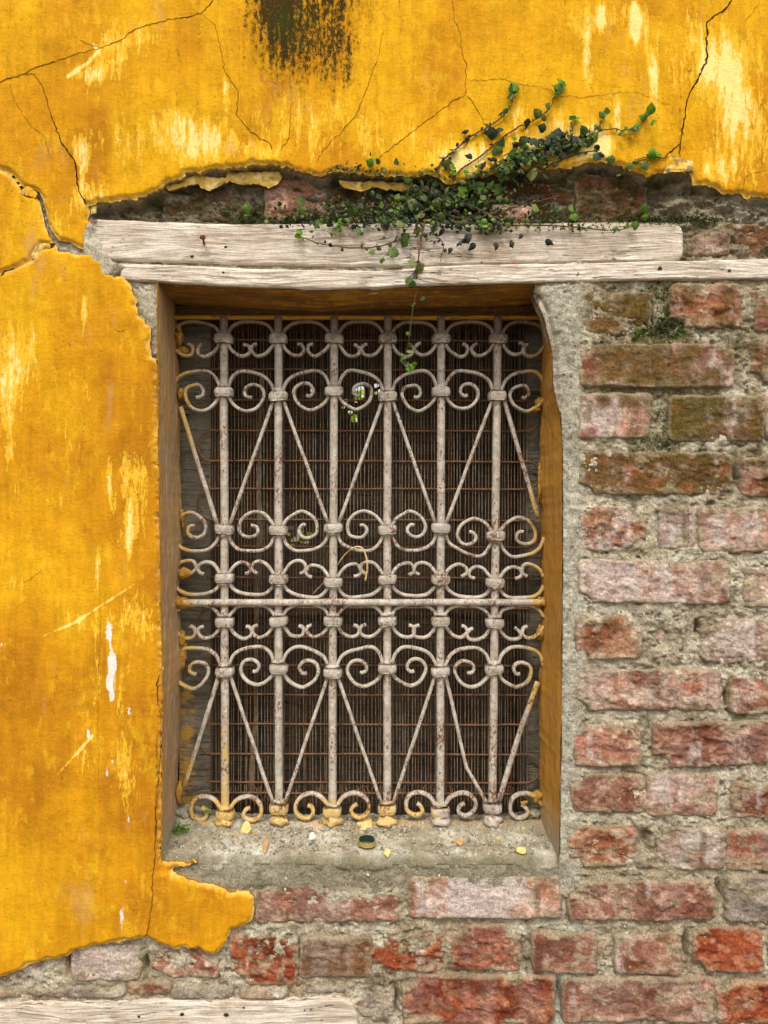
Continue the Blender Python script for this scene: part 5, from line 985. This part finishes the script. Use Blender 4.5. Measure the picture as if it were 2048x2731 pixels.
# moss and weeds
def tuft(name, cx, cy, d, w, h, n, mat, seed, lab, cat, sizes=(5, 10), kind=None, dspread=8):
    rr = np.random.default_rng(seed); Vs = []; Fs = []; o_ = 0
    for _ in range(n):
        p = W3(cx+rr.normal(0, w), cy+rr.normal(0, h), d-rr.uniform(0, dspread)); s_ = rr.uniform(*sizes)*S; Q, _r = np.linalg.qr(rr.normal(size=(3, 3))); T = np.array([(0, 0, 0), (.35, .5, .05), (0, 1, .12), (-.35, .5, .05)])*s_; Vs.append(T@Q+p); Fs.append([o_, o_+1, o_+2, o_+3]); o_ += 4
    o = mk(name, np.concatenate(Vs), Fs, mat, None, smooth=False, kind=kind)
    tag(o, lab, cat); return o
tuft('weed', 483, 2216, 150, 13, 16, 150, LM[0], 1, 'small bright green weed growing in the lower left corner of the sill', 'weed', (6, 12), dspread=22)
tuft('weed', 551, 2160, 190, 7, 6, 30, LM[0], 2, 'tiny green weed beside the foot of the first bar', 'weed', (5, 9), dspread=12)
MOS = simple('moss', (70, 82, 30), (48, 58, 24), 8, .95); rr = np.random.default_rng(8)
def mossband(n, pts, w, h, seed, d0=None):
    rr = np.random.default_rng(seed); P = catmull(np.array(pts, float), 10); Vs, Fs, o_ = [], [], 0
    for _ in range(n):
        p = P[int(rr.integers(0, len(P)))]; x, y = p[0]+rr.normal(0, w), p[1]+rr.normal(0, h); j, i = int((y+160)/cell), int((x+160)/cell)
        if sdA[j, i] < 2: continue
        d = (DM[j, i] if y < 583 or y > 760 else 14)-rr.uniform(0, 4); s_ = rr.uniform(3, 8)*S; Q, _r = np.linalg.qr(rr.normal(size=(3, 3))); Vs.append((np.array([(0, 0, 0), (.4, .5, .05), (0, 1, .12), (-.4, .5, .05)])*s_)@Q+O3(x, y, d, 16)); Fs.append([o_, o_+1, o_+2, o_+3]); o_ += 4
    return np.concatenate(Vs), Fs
V, F = mossband(5000, [(640,572),(800,578),(1000,578),(1200,580),(1400,580),(1700,582),(1900,590)], 30, 8, 1); o = mk('moss', V, F, MOS, None, smooth=False, kind='stuff'); tag(o, 'dark green moss band on the ledge right above the upper lintel beam', 'moss')
V, F = mossband(1400, [(1760,860),(1800,865),(1730,885),(1800,780),(1740,1200),(1830,1060)], 26, 7, 2); o = mk('moss', V, F, MOS, None, smooth=False, kind='stuff'); tag(o, 'green moss patches in the joints between the upper right bricks', 'moss')
# bushes in the yard behind the shutter
MYL = leafmat('sunlit_leaf', (190, 206, 70), (150, 178, 50), .5)
bush = []
rr = np.random.default_rng(4); Vs, Fs, o_ = [], [], 0
for _ in range(5000):
    p = np.array([rr.normal(-.2, 1.1), 3.0+rr.normal(0, .35), 1.3+rr.normal(0, .55)]); Q, _r = np.linalg.qr(rr.normal(size=(3, 3))); Vs.append((np.array([(0, 0, 0), (.35, .5, .05), (0, 1, .1), (-.35, .5, .05)])*.09)@Q+p); Fs.append([o_, o_+1, o_+2, o_+3]); o_ += 4
bt = thing('yard_bush', 'yellow-green bush in the yard, glimpsed through the shutter holes', 'bush', (-.2, 3.0, 0)); mk('crown', np.concatenate(Vs), Fs, MYL, bt, smooth=False)
V, F = sweep(np.array([(-.2, 3., 0), (-.22, 3.02, .5), (-.15, 3., 1.1)]), .05, .05, 8); mk('trunk', V, F, MSTG, bt)
